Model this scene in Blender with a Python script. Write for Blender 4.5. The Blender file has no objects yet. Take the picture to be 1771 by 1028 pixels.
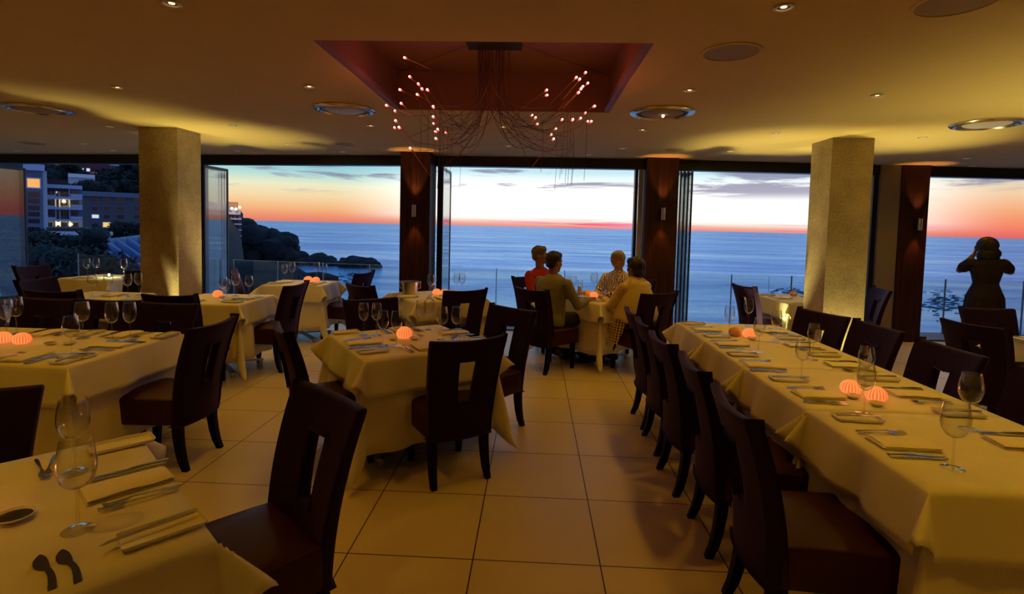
import bpy, bmesh, math, random
from mathutils import Vector, Matrix, noise
PI = math.pi
R = math.radians
scn = bpy.context.scene
COL = scn.collection

# ------------------------------------------------------------------ camera
F_PX, CY = 914.09, 441.59
PITCH, YAW, ROLL, EYE = .05549, -.04168, -.02358, 1.581
def cam_axes():
    cy, sy, cp, sp, cr, sr = math.cos(YAW), math.sin(YAW), math.cos(PITCH), math.sin(PITCH), math.cos(ROLL), math.sin(ROLL)
    fwd = Vector((sy*cp, cy*cp, -sp)); right = Vector((cy, -sy, 0)); down = fwd.cross(right)
    return cr*right+sr*down, -sr*right+cr*down, fwd
AX, AD, AF = cam_axes()
def at(u, v, Y):
    """point of the place at depth Y that the photo shows at pixel u, v"""
    d = AX*((u-885.5)/F_PX)+AD*((v-CY)/F_PX)+AF
    return Vector((0, 0, EYE))+d*(Y/d.y)
cam = bpy.data.cameras.new('camera'); cam_o = bpy.data.objects.new('camera', cam); COL.objects.link(cam_o)
cam.sensor_fit = 'HORIZONTAL'; cam.sensor_width = 36
cam.lens = F_PX/1771*36
cam.shift_y = -(514-CY)/1771
cam.clip_start = .05; cam.clip_end = 9000
m = Matrix((AX, -AD, -AF)).transposed().to_4x4(); m.translation = Vector((0, 0, EYE))
cam_o.matrix_world = m
scn.camera = cam_o
scn.view_settings.view_transform = 'Standard'; scn.view_settings.look = 'None'
scn.view_settings.exposure = 0.0; scn.view_settings.gamma = 1.0
scn.view_settings.use_curve_mapping = False

AMBER = (1.0, .50, .015)
P_DOWN = 18.5      # watts per recessed downlight
P_UP = 75.0        # watts per floor uplight
P_SCONCE = 9.0

# ------------------------------------------------------------------ node helpers
class NT:
    def __init__(s, t): s.t = t; t.nodes.clear()
    def n(s, kind, **kw):
        nd = s.t.nodes.new(kind)
        ins = kw.pop('ins', {})
        for k, v in kw.items(): setattr(nd, k, v)
        for k, v in ins.items(): s.put(nd, k, v)
        return nd
    def put(s, nd, k, v):
        if isinstance(v, bpy.types.NodeSocket): s.t.links.new(v, nd.inputs[k])
        else: nd.inputs[k].default_value = v
    def math(s, op, a, b=0., c=None):
        nd = s.n('ShaderNodeMath', operation=op); s.put(nd, 0, a); s.put(nd, 1, b)
        if c is not None: s.put(nd, 2, c)
        return nd.outputs[0]
    def ramp(s, fac, stops, interp='LINEAR'):
        nd = s.n('ShaderNodeValToRGB'); cr = nd.color_ramp; cr.interpolation = interp
        while len(cr.elements) < len(stops): cr.elements.new(.5)
        for e, (p, c) in zip(cr.elements, stops): e.position = p; e.color = (*c, 1) if len(c) == 3 else c
        s.put(nd, 0, fac); return nd.outputs[0]
    def mix(s, fac, a, b, blend='MIX'):
        nd = s.n('ShaderNodeMix', data_type='RGBA', blend_type=blend)
        s.put(nd, 0, fac); s.put(nd, 6, a if isinstance(a, bpy.types.NodeSocket) else (*a, 1)); s.put(nd, 7, b if isinstance(b, bpy.types.NodeSocket) else (*b, 1))
        return nd.outputs[2]
    def maprange(s, v, a, b, c=0., d=1.):
        nd = s.n('ShaderNodeMapRange', interpolation_type='SMOOTHSTEP'); s.put(nd, 0, v)
        for i, q in zip((1, 2, 3, 4), (a, b, c, d)): nd.inputs[i].default_value = q
        return nd.outputs[0]
def srgb(*c):
    return tuple((x/255/12.92 if x <= 10 else ((x/255+.055)/1.055)**2.4) for x in c)

# ------------------------------------------------------------------ sky at sunset
W = bpy.data.worlds.new('world'); scn.world = W; W.use_nodes = True
w = NT(W.node_tree)
tc = w.n('ShaderNodeTexCoord'); sep = w.n('ShaderNodeSeparateXYZ'); w.put(sep, 0, tc.outputs['Generated'])
X_, Y_, Z_ = sep.outputs
az = w.math('ARCTAN2', X_, Y_)
el = w.math('DIVIDE', Z_, w.math('SQRT', w.math('ADD', w.math('MULTIPLY', X_, X_), w.math('MULTIPLY', Y_, Y_))))
eln = w.math('MULTIPLY', el, 5.0)      # 0..1 over elevation 0..0.2
left = w.ramp(eln, [(0, srgb(226, 128, 112)), (.05, srgb(240, 150, 112)), (.12, srgb(246, 186, 132)), (.22, srgb(248, 218, 168)), (.32, srgb(238, 236, 200)), (.40, srgb(186, 224, 214)), (.5, srgb(138, 200, 216)), (.75, srgb(110, 172, 215)), (1, srgb(88, 140, 200))])
mid = w.ramp(eln, [(0, srgb(226, 150, 140)), (.025, srgb(246, 180, 160)), (.055, (1.0, .86, .76)), (.09, (1.25, 1.2, 1.1)), (.36, (1.3, 1.3, 1.25)), (.5, srgb(206, 238, 246)), (.75, srgb(140, 190, 220)), (1, srgb(92, 145, 200))])
right = w.ramp(eln, [(0, srgb(228, 104, 98)), (.07, srgb(246, 132, 100)), (.18, srgb(247, 170, 124)), (.30, srgb(246, 206, 166)), (.42, srgb(224, 222, 196)), (.5, srgb(172, 210, 214)), (.75, srgb(110, 160, 205)), (1, srgb(88, 140, 200))])
sky = w.mix(w.maprange(az, -.38, -.12), left, mid)
sky = w.mix(w.maprange(az, .52, .72), sky, right)
vec = w.n('ShaderNodeCombineXYZ'); w.put(vec, 0, w.math('MULTIPLY', az, 5.0)); w.put(vec, 1, w.math('MULTIPLY', el, 62.0)); w.put(vec, 2, 3.3)
nz = w.n('ShaderNodeTexNoise', ins={'Vector': vec.outputs[0], 'Scale': 1.0, 'Detail': 7.0, 'Roughness': .62, 'Distortion': .6})
clump = w.n('ShaderNodeCombineXYZ'); w.put(clump, 0, w.math('MULTIPLY', az, 3.2)); w.put(clump, 1, w.math('MULTIPLY', el, 26.0)); w.put(clump, 2, 8.1)
nz2 = w.n('ShaderNodeTexNoise', ins={'Vector': clump.outputs[0], 'Scale': 1.0, 'Detail': 3.0})
# high mauve-grey clouds, most over the right centre
band = w.math('MULTIPLY', w.maprange(el, .045, .07), w.maprange(el, .16, .10))
side = w.math('ADD', w.maprange(az, .26, .40, 0, .24), w.maprange(az, .60, .52, -.24, 0))
cl = w.math('MULTIPLY', w.maprange(w.math('ADD', w.math('ADD', nz.outputs[0], w.math('MULTIPLY', nz2.outputs[0], .5)), side), .79, .92), band)
sky = w.mix(w.math('MULTIPLY', cl, .8), sky, srgb(126, 120, 156))
# low pink streaks right above the sea
vec2 = w.n('ShaderNodeCombineXYZ'); w.put(vec2, 0, w.math('MULTIPLY', az, 4.0)); w.put(vec2, 1, w.math('MULTIPLY', el, 190.0)); w.put(vec2, 2, 1.3)
nz3 = w.n('ShaderNodeTexNoise', ins={'Vector': vec2.outputs[0], 'Scale': 1.0, 'Detail': 6.0, 'Distortion': .5})
band2 = w.math('MULTIPLY', w.maprange(el, .019, .007), w.maprange(az, -.2, .1))
pk = w.math('MULTIPLY', w.maprange(nz3.outputs[0], .47, .60), w.math('MULTIPLY', band2, w.maprange(az, .9, .6, .25, 1)))
sky = w.mix(w.math('MULTIPLY', pk, .9), sky, w.mix(w.maprange(nz2.outputs[0], .4, .6), srgb(250, 92, 118), srgb(255, 150, 200)))
below = w.maprange(el, 0., -.01)
sky = w.mix(below, sky, srgb(50, 90, 150))
bg = w.n('ShaderNodeBackground', ins={'Color': sky, 'Strength': 1.0})
w.t.links.new(bg.outputs[0], w.n('ShaderNodeOutputWorld').inputs[0])

# ------------------------------------------------------------------ materials
MATS = {}
def material(name, build):
    if name in MATS: return MATS[name]
    mt = bpy.data.materials.new(name); mt.use_nodes = True
    t = NT(mt.node_tree); out = t.n('ShaderNodeOutputMaterial')
    t.t.links.new(build(t), out.inputs[0]); MATS[name] = mt; return mt
def princ(t, col, rough=.5, **ins):
    nd = t.n('ShaderNodeBsdfPrincipled')
    t.put(nd, 'Base Color', col if isinstance(col, bpy.types.NodeSocket) else (*col, 1)); t.put(nd, 'Roughness', rough)
    for k, v in ins.items(): t.put(nd, k.replace('_', ' '), v)
    return nd
def plain(name, col, rough=.5, metal=0., var=.0, scale=12., bump=0., **ins):
    def b(t):
        c = col; kw = dict(ins); kw['Metallic'] = metal
        if var or bump:
            g = t.n('ShaderNodeTexCoord').outputs['Object']
            nz = t.n('ShaderNodeTexNoise', ins={'Vector': g, 'Scale': scale, 'Detail': 5.0})
            if var: c = t.mix(nz.outputs[0], tuple(x*(1-var) for x in col), tuple(min(1, x*(1+var)) for x in col))
            if bump:
                bp = t.n('ShaderNodeBump', ins={'Strength': bump, 'Distance': .004, 'Height': nz.outputs[0]}); kw['Normal'] = bp.outputs[0]
        return princ(t, c, rough, **kw).outputs[0]
    return material(name, b)
def emis(name, col, st):
    return material(name, lambda t: t.n('ShaderNodeEmission', ins={'Color': (*col, 1), 'Strength': st}).outputs[0])

def b_floor(t):
    g = t.n('ShaderNodeNewGeometry').outputs['Position']; s = t.n('ShaderNodeSeparateXYZ'); t.put(s, 0, g)
    def cell(o, off):
        a = t.math('DIVIDE', t.math('SUBTRACT', o, off), .6); f = t.math('FRACT', a)
        d = t.math('MULTIPLY', t.math('MINIMUM', f, t.math('SUBTRACT', 1., f)), .6)
        return d, t.math('FLOOR', a)
    dx, ix = cell(s.outputs[0], -.852-60); dy, iy = cell(s.outputs[1], 2.408-60)
    joint = t.math('LESS_THAN', t.math('MINIMUM', dx, dy), .0034)
    cv = t.n('ShaderNodeCombineXYZ'); t.put(cv, 0, ix); t.put(cv, 1, iy)
    wn = t.n('ShaderNodeTexWhiteNoise', ins={'Vector': cv.outputs[0]})
    fine = t.n('ShaderNodeTexNoise', ins={'Vector': g, 'Scale': 260.0, 'Detail': 2.0})
    weave = t.n('ShaderNodeTexWave', ins={'Vector': g, 'Scale': 90.0, 'Distortion': 1.0})
    v = t.math('ADD', t.math('MULTIPLY', wn.outputs[0], .10), t.math('MULTIPLY', fine.outputs[0], .18))
    v = t.math('ADD', v, t.math('MULTIPLY', weave.outputs[1], .05))
    c = t.mix(v, (.56, .46, .34), (.90, .76, .58))
    c = t.mix(joint, c, (.045, .010, .012))
    bp = t.n('ShaderNodeBump', ins={'Strength': .25, 'Distance': .002, 'Height': t.math('SUBTRACT', fine.outputs[0], joint)})
    return princ(t, c, .33, Normal=bp.outputs[0]).outputs[0]
M_floor = material('beige_floor_tile', b_floor)
M_ceil = plain('ceiling_plaster', (.60, .45, .18), .9, var=.04, scale=2.)
M_recess = plain('reddish_recess_panel', (.22, .10, .07), .6, var=.12, scale=3.)
M_wall = plain('room_plaster', (.62, .5, .36), .85, var=.05, scale=2.)
def b_concrete(t):
    g = t.n('ShaderNodeTexCoord').outputs['Object']
    n1 = t.n('ShaderNodeTexNoise', ins={'Vector': g, 'Scale': 2.2, 'Detail': 8.0, 'Roughness': .65})
    n2 = t.n('ShaderNodeTexNoise', ins={'Vector': g, 'Scale': 45., 'Detail': 5.0})
    v = t.math('ADD', t.math('MULTIPLY', n1.outputs[0], .7), t.math('MULTIPLY', n2.outputs[0], .45))
    c = t.ramp(v, [(.35, (.20, .15, .09)), (.6, (.40, .31, .19)), (.8, (.52, .42, .28))])
    bp = t.n('ShaderNodeBump', ins={'Strength': .35, 'Distance': .01, 'Height': v})
    return princ(t, c, .75, Normal=bp.outputs[0]).outputs[0]
M_conc = material('rough_concrete', b_concrete)
def b_wood(t):
    g = t.n('ShaderNodeTexCoord').outputs['Object']; mp = t.n('ShaderNodeMapping'); t.put(mp, 0, g); mp.inputs['Scale'].default_value = (14, 14, .7)
    n1 = t.n('ShaderNodeTexNoise', ins={'Vector': mp.outputs[0], 'Scale': 2.2, 'Detail': 8.0, 'Roughness': .7, 'Distortion': .4})
    c = t.ramp(n1.outputs[0], [(.3, (.008, .003, .003)), (.55, (.045, .014, .009)), (.75, (.10, .035, .02))])
    return princ(t, c, .5, Specular_IOR_Level=.2).outputs[0]
M_wood = material('dark_streaked_wood', b_wood)
M_frame = plain('black_window_frame', (.006, .006, .011), .35)
M_greypanel = plain('grey_panel', (.24, .2, .19), .6)
M_chairback = plain('plum_velvet', (.012, .0022, .026), .62, var=.25, scale=30., bump=.25, Sheen_Weight=.16, Sheen_Roughness=.4, Sheen_Tint=(.8, .35, .7, 1), Specular_IOR_Level=.12)
M_seat = plain('plum_leather', (.034, .0035, .012), .40, var=.3, scale=9., bump=.3, Specular_IOR_Level=.22)
M_leg = plain('black_wood_leg', (.004, .003, .006), .5, Specular_IOR_Level=.12)
def b_cloth(t):
    g = t.n('ShaderNodeTexCoord').outputs['Object']
    n1 = t.n('ShaderNodeTexNoise', ins={'Vector': g, 'Scale': 9., 'Detail': 4.0})
    n2 = t.n('ShaderNodeTexNoise', ins={'Vector': g, 'Scale': 500., 'Detail': 2.0})
    c = t.mix(n1.outputs[0], (.68, .64, .56), (.80, .76, .67))
    bp = t.n('ShaderNodeBump', ins={'Strength': .3, 'Distance': .006, 'Height': t.math('ADD', n1.outputs[0], t.math('MULTIPLY', n2.outputs[0], .2))})
    return princ(t, c, .85, Normal=bp.outputs[0], Sheen_Weight=.1).outputs[0]
M_cloth = material('cream_tablecloth', b_cloth)
M_napkin = plain('cream_napkin', (.80, .74, .64), .9, var=.05, scale=20., bump=.3)
M_china = plain('glazed_china', (.82, .78, .70), .12)
M_sauce = plain('dark_sauce', (.010, .004, .004), .15)
M_steel = plain('cutlery_steel', (.42, .39, .36), .24, metal=1.)
M_alu = plain('brushed_base', (.62, .6, .56), .3, metal=1.)
M_black = plain('black_plastic', (.01, .01, .012), .3)
def b_glass(tint, k, rough=.06):
    """thin clear glass: sees through face on, mirrors at grazing angles, the same from both sides"""
    def b(t):
        fc = t.n('ShaderNodeLayerWeight', ins={'Blend': .5}).outputs['Facing']
        fr = t.math('MINIMUM', t.math('MULTIPLY_ADD', t.math('POWER', fc, 3.0), 1.15*k, .045), .95)
        tr = t.n('ShaderNodeBsdfTransparent', ins={'Color': (*tint, 1)})
        gl = t.n('ShaderNodeBsdfGlossy', ins={'Roughness': rough})
        mx = t.n('ShaderNodeMixShader'); t.put(mx, 0, fr); t.t.links.new(tr.outputs[0], mx.inputs[1]); t.t.links.new(gl.outputs[0], mx.inputs[2])
        return mx.outputs[0]
    return b
M_glass = material('clear_stemware', b_glass((.975, .98, .975), .95))
M_stem = material('solid_clear_glass', b_glass((.96, .96, .95), 1.3))
M_pane = material('window_glass', b_glass((.90, .94, .93), .9, .008))
M_beer = plain('amber_beer', (.85, .42, .06), .1, Transmission_Weight=.7)
def b_shell(t):
    g = t.n('ShaderNodeTexCoord').outputs['Object']; s = t.n('ShaderNodeSeparateXYZ'); t.put(s, 0, g)
    a = t.math('ARCTAN2', s.outputs[1], s.outputs[0]); rib = t.math('SINE', t.math('MULTIPLY', a, 20.))
    v = t.maprange(rib, -.2, 1.)
    c = t.mix(v, srgb(252, 104, 44), srgb(255, 172, 104))
    e = t.n('ShaderNodeEmission', ins={'Color': c, 'Strength': .85})
    d = t.n('ShaderNodeBsdfDiffuse', ins={'Color': (.5, .3, .2, 1)})
    mx = t.n('ShaderNodeAddShader'); t.t.links.new(e.outputs[0], mx.inputs[0]); t.t.links.new(d.outputs[0], mx.inputs[1])
    return mx.outputs[0]
M_shell = material('glowing_shell', b_shell)
M_shell_dim = plain('unlit_shell', (.80, .42, .24), .6, bump=.4, scale=30.)

# ------------------------------------------------------------------ mesh helpers
def tag(o, label=None, cat=None, group=None, kind=None):
    if label: o['label'] = label
    if cat: o['category'] = cat
    if group: o['group'] = group
    if kind: o['kind'] = kind
    return o
def to_mesh(bm, name, smooth=True):
    bmesh.ops.recalc_face_normals(bm, faces=bm.faces)
    me = bpy.data.meshes.new(name); bm.to_mesh(me); bm.free()
    if smooth:
        me.polygons.foreach_set('use_smooth', [True]*len(me.polygons))
        me.set_sharp_from_angle(angle=R(38))
    return me
def obj(name, bm, mat, parent=None, loc=None, rz=None, smooth=True):
    me = bm if isinstance(bm, bpy.types.Mesh) else to_mesh(bm, name, smooth)
    if mat and not me.materials: me.materials.append(mat)
    o = bpy.data.objects.new(name, me); COL.objects.link(o)
    if parent: o.parent = parent
    if loc is not None: o.location = loc
    if rz is not None: o.rotation_euler.z = rz
    return o
def empty(name, loc=(0, 0, 0), rz=0.):
    o = bpy.data.objects.new(name, None); o.empty_display_size = .1; COL.objects.link(o); o.location = loc; o.rotation_euler.z = rz; return o
KIDS = {}
def copy_tree(o, parent=None):
    c = o.copy(); COL.objects.link(c); c.parent = parent
    for ch in list(o.children): copy_tree(ch, c)
    return c
def bake(o):
    dg = bpy.context.evaluated_depsgraph_get(); me = bpy.data.meshes.new_from_object(o.evaluated_get(dg))
    old = o.data; o.modifiers.clear(); o.data = me; bpy.data.meshes.remove(old)
    me.polygons.foreach_set('use_smooth', [True]*len(me.polygons)); me.update()
    return o
def box(bm, x0, x1, y0, y1, z0, z1, mtx=None):
    vs = [bm.verts.new((x, y, z)) for x in (x0, x1) for y in (y0, y1) for z in (z0, z1)]
    for f in ((0, 1, 3, 2), (4, 6, 7, 5), (0, 4, 5, 1), (2, 3, 7, 6), (0, 2, 6, 4), (1, 5, 7, 3)): bm.faces.new([vs[i] for i in f])
    if mtx:
        for v_ in vs: v_.co = mtx @ v_.co
    return vs
def beam(bm, a, b, w_, h_, up=Vector((0, 0, 1))):
    a, b = Vector(a), Vector(b); d = (b-a).normalized(); s = d.cross(up).normalized(); u = s.cross(d).normalized()
    vs = [bm.verts.new(p+s*(sx*w_/2)+u*(sz*h_/2)) for p in (a, b) for sx in (-1, 1) for sz in (-1, 1)]
    for f in ((0, 1, 3, 2), (4, 6, 7, 5), (0, 4, 5, 1), (2, 3, 7, 6), (0, 2, 6, 4), (1, 5, 7, 3)): bm.faces.new([vs[i] for i in f])
def bevel(bm, w_, seg=2, ang=30):
    es = [e for e in bm.edges if len(e.link_faces) == 2 and e.calc_face_angle(0) > R(ang)]
    bmesh.ops.bevel(bm, geom=es, offset=w_, segments=seg, profile=.5, affect='EDGES')
def lathe(bm, prof, n=24, c=(0, 0, 0), caps=True, rf=None):
    rings = []
    for r_, z_ in prof:
        if r_ < 1e-6: rings.append([bm.verts.new((c[0], c[1], c[2]+z_))])
        else: rings.append([bm.verts.new((c[0]+(r_*(rf(2*PI*i/n, z_) if rf else 1))*math.cos(2*PI*i/n), c[1]+(r_*(rf(2*PI*i/n, z_) if rf else 1))*math.sin(2*PI*i/n), c[2]+z_)) for i in range(n)])
    for a, b in zip(rings, rings[1:]):
        if len(a) == 1 and len(b) == 1: continue
        for i in range(n):
            j = (i+1) % n
            if len(a) == 1: bm.faces.new((a[0], b[i], b[j]))
            elif len(b) == 1: bm.faces.new((a[i], a[j], b[0]))
            else: bm.faces.new((a[i], a[j], b[j], b[i]))
    if caps:
        for rg in (rings[0], rings[-1]):
            if len(rg) > 1: bm.faces.new(rg)
def tube(bm, pts, rad, n=8, caps=True, flat=1.):
    pts = [Vector(p) for p in pts]; rings = []
    if not hasattr(rad, '__len__'): rad = [rad]*len(pts)
    ref = None
    for i, p in enumerate(pts):
        d = (pts[min(i+1, len(pts)-1)]-pts[max(i-1, 0)]).normalized()
        if ref is None: ref = Vector((0, 0, 1)) if abs(d.z) < .9 else Vector((1, 0, 0))
        s = d.cross(ref).normalized(); u = s.cross(d).normalized(); ref = u
        rings.append([bm.verts.new(p+(s*math.cos(2*PI*k/n)+u*(flat*math.sin(2*PI*k/n)))*rad[i]) for k in range(n)])
    for a, b in zip(rings, rings[1:]):
        for k in range(n): bm.faces.new((a[k], a[(k+1) % n], b[(k+1) % n], b[k]))
    if caps: bm.faces.new(rings[0]); bm.faces.new(rings[-1])
def ball(bm, c, r_, sub=2, sc=(1, 1, 1)):
    g = bmesh.ops.create_icosphere(bm, subdivisions=sub, radius=1.)
    for v_ in g['verts']: v_.co = Vector((v_.co.x*sc[0], v_.co.y*sc[1], v_.co.z*sc[2]))*r_+Vector(c)
    return g['verts']
def NB(): return bmesh.new()
def yaw_to(dx, dy): return math.atan2(-dx, dy)

# ------------------------------------------------------------------ the room
H = 2.6
FAC = [(-10.2, 8.86), (-1.75, 7.92), (1.75, 7.86), (9.5, 8.32)]   # line of the glass front
def fac_y(x):
    for (x0, y0), (x1, y1) in zip(FAC, FAC[1:]):
        if x <= x1: return y0+(y1-y0)*(x-x0)/(x1-x0)
    return FAC[-1][1]
XL, XR, YB = -10.2, 9.5, -4.5
bm = NB(); vs = [bm.verts.new(p) for p in [(XL, YB, 0), (XR, YB, 0), (XR, FAC[3][1], 0), (1.75, FAC[2][1], 0), (-1.75, FAC[1][1], 0), (XL, FAC[0][1], 0)]]
f = bm.faces.new(vs); g = bmesh.ops.extrude_face_region(bm, geom=[f]); bmesh.ops.translate(bm, verts=[v_ for v_ in g['geom'] if isinstance(v_, bmesh.types.BMVert)], vec=(0, 0, -.2))
tag(obj('floor', bm, M_floor, smooth=False), kind='structure')
RX0, RX1, RY0, RY1, RH = -1.283, .63, 2.99, 4.78, 2.94
bm = NB()
def poly(bm, pts, z0, z1):
    a = [bm.verts.new((x, y, z0)) for x, y in pts]; b = [bm.verts.new((x, y, z1)) for x, y in pts]
    bm.faces.new(a); bm.faces.new(b[::-1])
    for i in range(len(pts)): j = (i+1) % len(pts); bm.faces.new((a[i], b[i], b[j], a[j]))
poly(bm, [(XL, YB), (XR, YB), (XR, RY0), (XL, RY0)], H, H+.6)
poly(bm, [(XL, RY0), (RX0, RY0), (RX0, RY1), (XL, RY1)], H, H+.6)
poly(bm, [(RX1, RY0), (XR, RY0), (XR, RY1), (RX1, RY1)], H, H+.6)
poly(bm, [(XL, RY1), (XR, RY1), (XR, FAC[3][1]+.1), (1.75, FAC[2][1]+.1), (-1.75, FAC[1][1]+.1), (XL, FAC[0][1]+.1)], H, H+.6)
poly(bm, [(RX0, RY0), (RX1, RY0), (RX1, RY1), (RX0, RY1)], RH+.03, H+.6)
tag(obj('ceiling', bm, M_ceil, smooth=False), kind='structure')
# reddish lining of the ceiling recess
bm = NB(); t_ = .012
box(bm, RX0, RX1, RY1-t_, RY1, H+.004, RH); box(bm, RX0, RX1, RY0, RY0+t_, H+.004, RH)
box(bm, RX0, RX0+t_, RY0+t_, RY1-t_, H+.004, RH); box(bm, RX1-t_, RX1, RY0+t_, RY1-t_, H+.004, RH)
box(bm, RX0, RX1, RY0, RY1, RH, RH+.028)
tag(obj('trim_1', bm, M_recess, smooth=False), kind='structure')
# slim lip round the recess, 12 cm inside the opening on the two sides
bm = NB()
for sx, x in ((1, RX0), (-1, RX1)): box(bm, min(x+sx*.012, x+sx*.05), max(x+sx*.012, x+sx*.05), RY0+.012, RY1-.012, H+.006, H+.045)
tag(obj('trim_2', bm, M_recess, smooth=False), kind='structure')
for nm, b in (('wall_back', (XL, XR, YB-.15, YB, 0, H)), ('wall_left', (XL-.15, XL, YB, FAC[0][1], 0, H)), ('wall_right', (XR, XR+.15, YB, FAC[3][1], 0, H))):
    bm = NB(); box(bm, *b); tag(obj(nm, bm, M_wall, smooth=False), kind='structure')
# dark header beam above the openings, following the front
for k, ((x0, y0), (x1, y1)) in enumerate(zip(FAC, FAC[1:])):
    bm = NB(); beam(bm, (x0, y0+.06, 2.525), (x1, y1+.06, 2.525), .16, .15)
    tag(obj('trim_%d' % (3+k), bm, M_frame, smooth=False), kind='structure')
    bm = NB(); beam(bm, (x0, y0+.05, .012), (x1, y1+.05, .012), .12, .022)
    tag(obj('trim_%d' % (6+k), bm, M_frame, smooth=False), kind='structure')
# balcony slab outside
bm = NB(); poly(bm, [(XL, FAC[0][1]), (-1.75, FAC[1][1]), (1.75, FAC[2][1]), (XR, FAC[3][1]), (XR, FAC[3][1]+.75), (1.75, FAC[2][1]+.75), (-1.75, FAC[1][1]+.75), (XL, FAC[0][1]+.75)], -.25, -.005)
tag(obj('trim_9', bm, plain('balcony_concrete', (.25, .24, .24), .7), smooth=False), kind='structure')

# window jambs and mullions
def jamb(n, x, wdt=.05, dep=.1, mat=M_frame, z1=2.45, dy=0.):
    y = fac_y(x)+.05+dy; bm = NB(); box(bm, x-wdt/2, x+wdt/2, y-dep/2, y+dep/2, 0, z1); tag(obj('window_%d' % n, bm, mat, smooth=False), kind='structure')
jamb(2, -5.36, .06, .14); jamb(3, 1.475, .045, .10); jamb(4, 5.72, .05, .12); jamb(5, 5.0, .07, .12)
jamb(6, 5.22, .12, .10); jamb(7, -1.44, .06, .12)
bm = NB(); box(bm, 1.505, 1.56, fac_y(1.53)-.04, fac_y(1.53)+.02, 0, 2.45); tag(obj('window_8', bm, plain('pale_jamb', (.42, .38, .34), .5), smooth=False), kind='structure')
bm = NB(); box(bm, 5.04, 5.32, 8.0, 8.06, 0, 2.6); tag(obj('wall_pier', bm, M_greypanel, smooth=False), kind='structure')

# pillars
def pillar(name, x0, x1, y0, y1, mat, label, cat, bev=.006):
    bm = NB(); box(bm, x0, x1, y0, y1, 0, H-.001); bevel(bm, bev, 2)
    o = obj(name, bm, mat); return tag(o, label, cat)
pillar('concrete_pillar', -4.50, -4.05, 5.85, 6.27, M_conc, 'square rough concrete pillar on the left, in front of the folded glass doors', 'pillar')
pillar('concrete_pillar', 3.14, 3.575, 5.82, 6.24, M_conc, 'square rough concrete pillar on the right, lit from below', 'pillar')
pillar('wooden_pillar', -1.93, -1.50, 7.50, 7.95, M_wood, 'dark wood pillar left of the wide middle window opening', 'pillar')
pillar('wooden_pillar', 1.575, 2.03, 7.66, 8.0, M_wood, 'dark wood pillar behind the two seated women', 'pillar')
pillar('wooden_pillar', 5.33, 5.72, 7.98, 8.35, M_wood, 'dark wood pillar left of the standing woman\'s window', 'pillar')

# folded glass door leaves
dn = [0]
def door_leaf(x, y, ang, width, z1=2.44):
    dn[0] += 1
    d = Vector((math.sin(ang), math.cos(ang), 0)); a = Vector((x, y, 0)); b = a+d*width
    bm = NB()
    for p in (a, b): beam(bm, p+Vector((0, 0, .03)), p+Vector((0, 0, z1)), .022, .03, up=d)
    beam(bm, a+Vector((0, 0, .05)), b+Vector((0, 0, .05)), .022, .06); beam(bm, a+Vector((0, 0, z1-.02)), b+Vector((0, 0, z1-.02)), .022, .045)
    o = obj('door_%d' % dn[0], bm, M_frame, smooth=False); tag(o, kind='structure')
    bm = NB(); beam(bm, a+d*.02+Vector((0, 0, (z1+.03)/2)), b-d*.02+Vector((0, 0, (z1+.03)/2)), .006, z1-.11)
    obj('glass_pane', bm, M_pane, o, smooth=False)
for k in range(4): door_leaf(-5.33-.05*k, fac_y(-5.3)+.02, R(1), .62)
for k in range(4): door_leaf(-9.62-.05*k, fac_y(-9.62)+.02, R(4), .75)
for k in range(3): door_leaf(-1.40-.03*k, 7.95, R(0), .74)
for k in range(4): door_leaf(2.13+.055*k, 7.93, R(2), .80)

# glass balustrade outside
BAL_Y = .62
def balustrade(x0, x1, n, label):
    bm = NB(); p = Vector((x0, fac_y(x0)+BAL_Y, 0)); q = Vector((x1, fac_y(x1)+BAL_Y, 0))
    d = (q-p)
    rt = empty('glass_balustrade', tuple(p)); tag(rt, label, 'balustrade')
    for k in range(n):
        a, b = d*(k/n), d*((k+1)/n); e = d.normalized()*.006
        bm = NB(); beam(bm, a+e+Vector((0, 0, .45)), b-e+Vector((0, 0, .45)), .012, .86); obj('glass_panel', bm, M_pane, rt, smooth=False)
    for k in range(n+1):
        bm = NB(); a = d*(k/n); box(bm, a.x-.006, a.x+.006, a.y-.012, a.y+.012, -.005, .885); obj('post', bm, plain('balustrade_post', (.25, .28, .3), .3, metal=.8), rt, smooth=False)
balustrade(-8.3, -5.4, 2, 'frameless glass balustrade outside the left window with the houses behind')
balustrade(-5.2, -1.9, 4, 'frameless glass balustrade outside behind the candlelit window table')
balustrade(-1.7, 1.6, 3, 'frameless glass balustrade outside behind the four diners')
balustrade(2.2, 5.1, 3, 'frameless glass balustrade outside between wood and concrete pillars')
balustrade(5.35, 9.2, 3, 'frameless glass balustrade beside the standing woman')

# ------------------------------------------------------------------ lamps in the room
def lamp(kind, name, loc, power, col, parent, **kw):
    l = bpy.data.lights.new(name, kind); l.energy = power; l.color = col
    rot = kw.pop('rot', None)
    for k, v in kw.items(): setattr(l, k, v)
    o = bpy.data.objects.new(name, l); COL.objects.link(o); o.parent = parent; o.location = loc
    if rot: o.rotation_euler = rot
    return o
M_lens = emis('downlight_lens', (1., .62, .25), 7.)
M_ringp = plain('downlight_ring', (.75, .7, .6), .3)
proto = empty('recessed_downlight')
bm = NB(); lathe(bm, [(.030, -.001), (.043, -.001), (.045, -.006), (.040, -.010), (.032, -.008), (.030, -.001)], 28, caps=False); obj('trim_ring', bm, M_ringp, proto)
bm = NB(); lathe(bm, [(0, -.003), (.012, -.003), (.014, -.0005), (0, -.0005)], 16); obj('bulb', bm, M_lens, proto)
bm = NB(); lathe(bm, [(.014, -.001), (.030, -.0012), (.030, -.0008)], 24, caps=False); obj('baffle', bm, M_black, proto)
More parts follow.
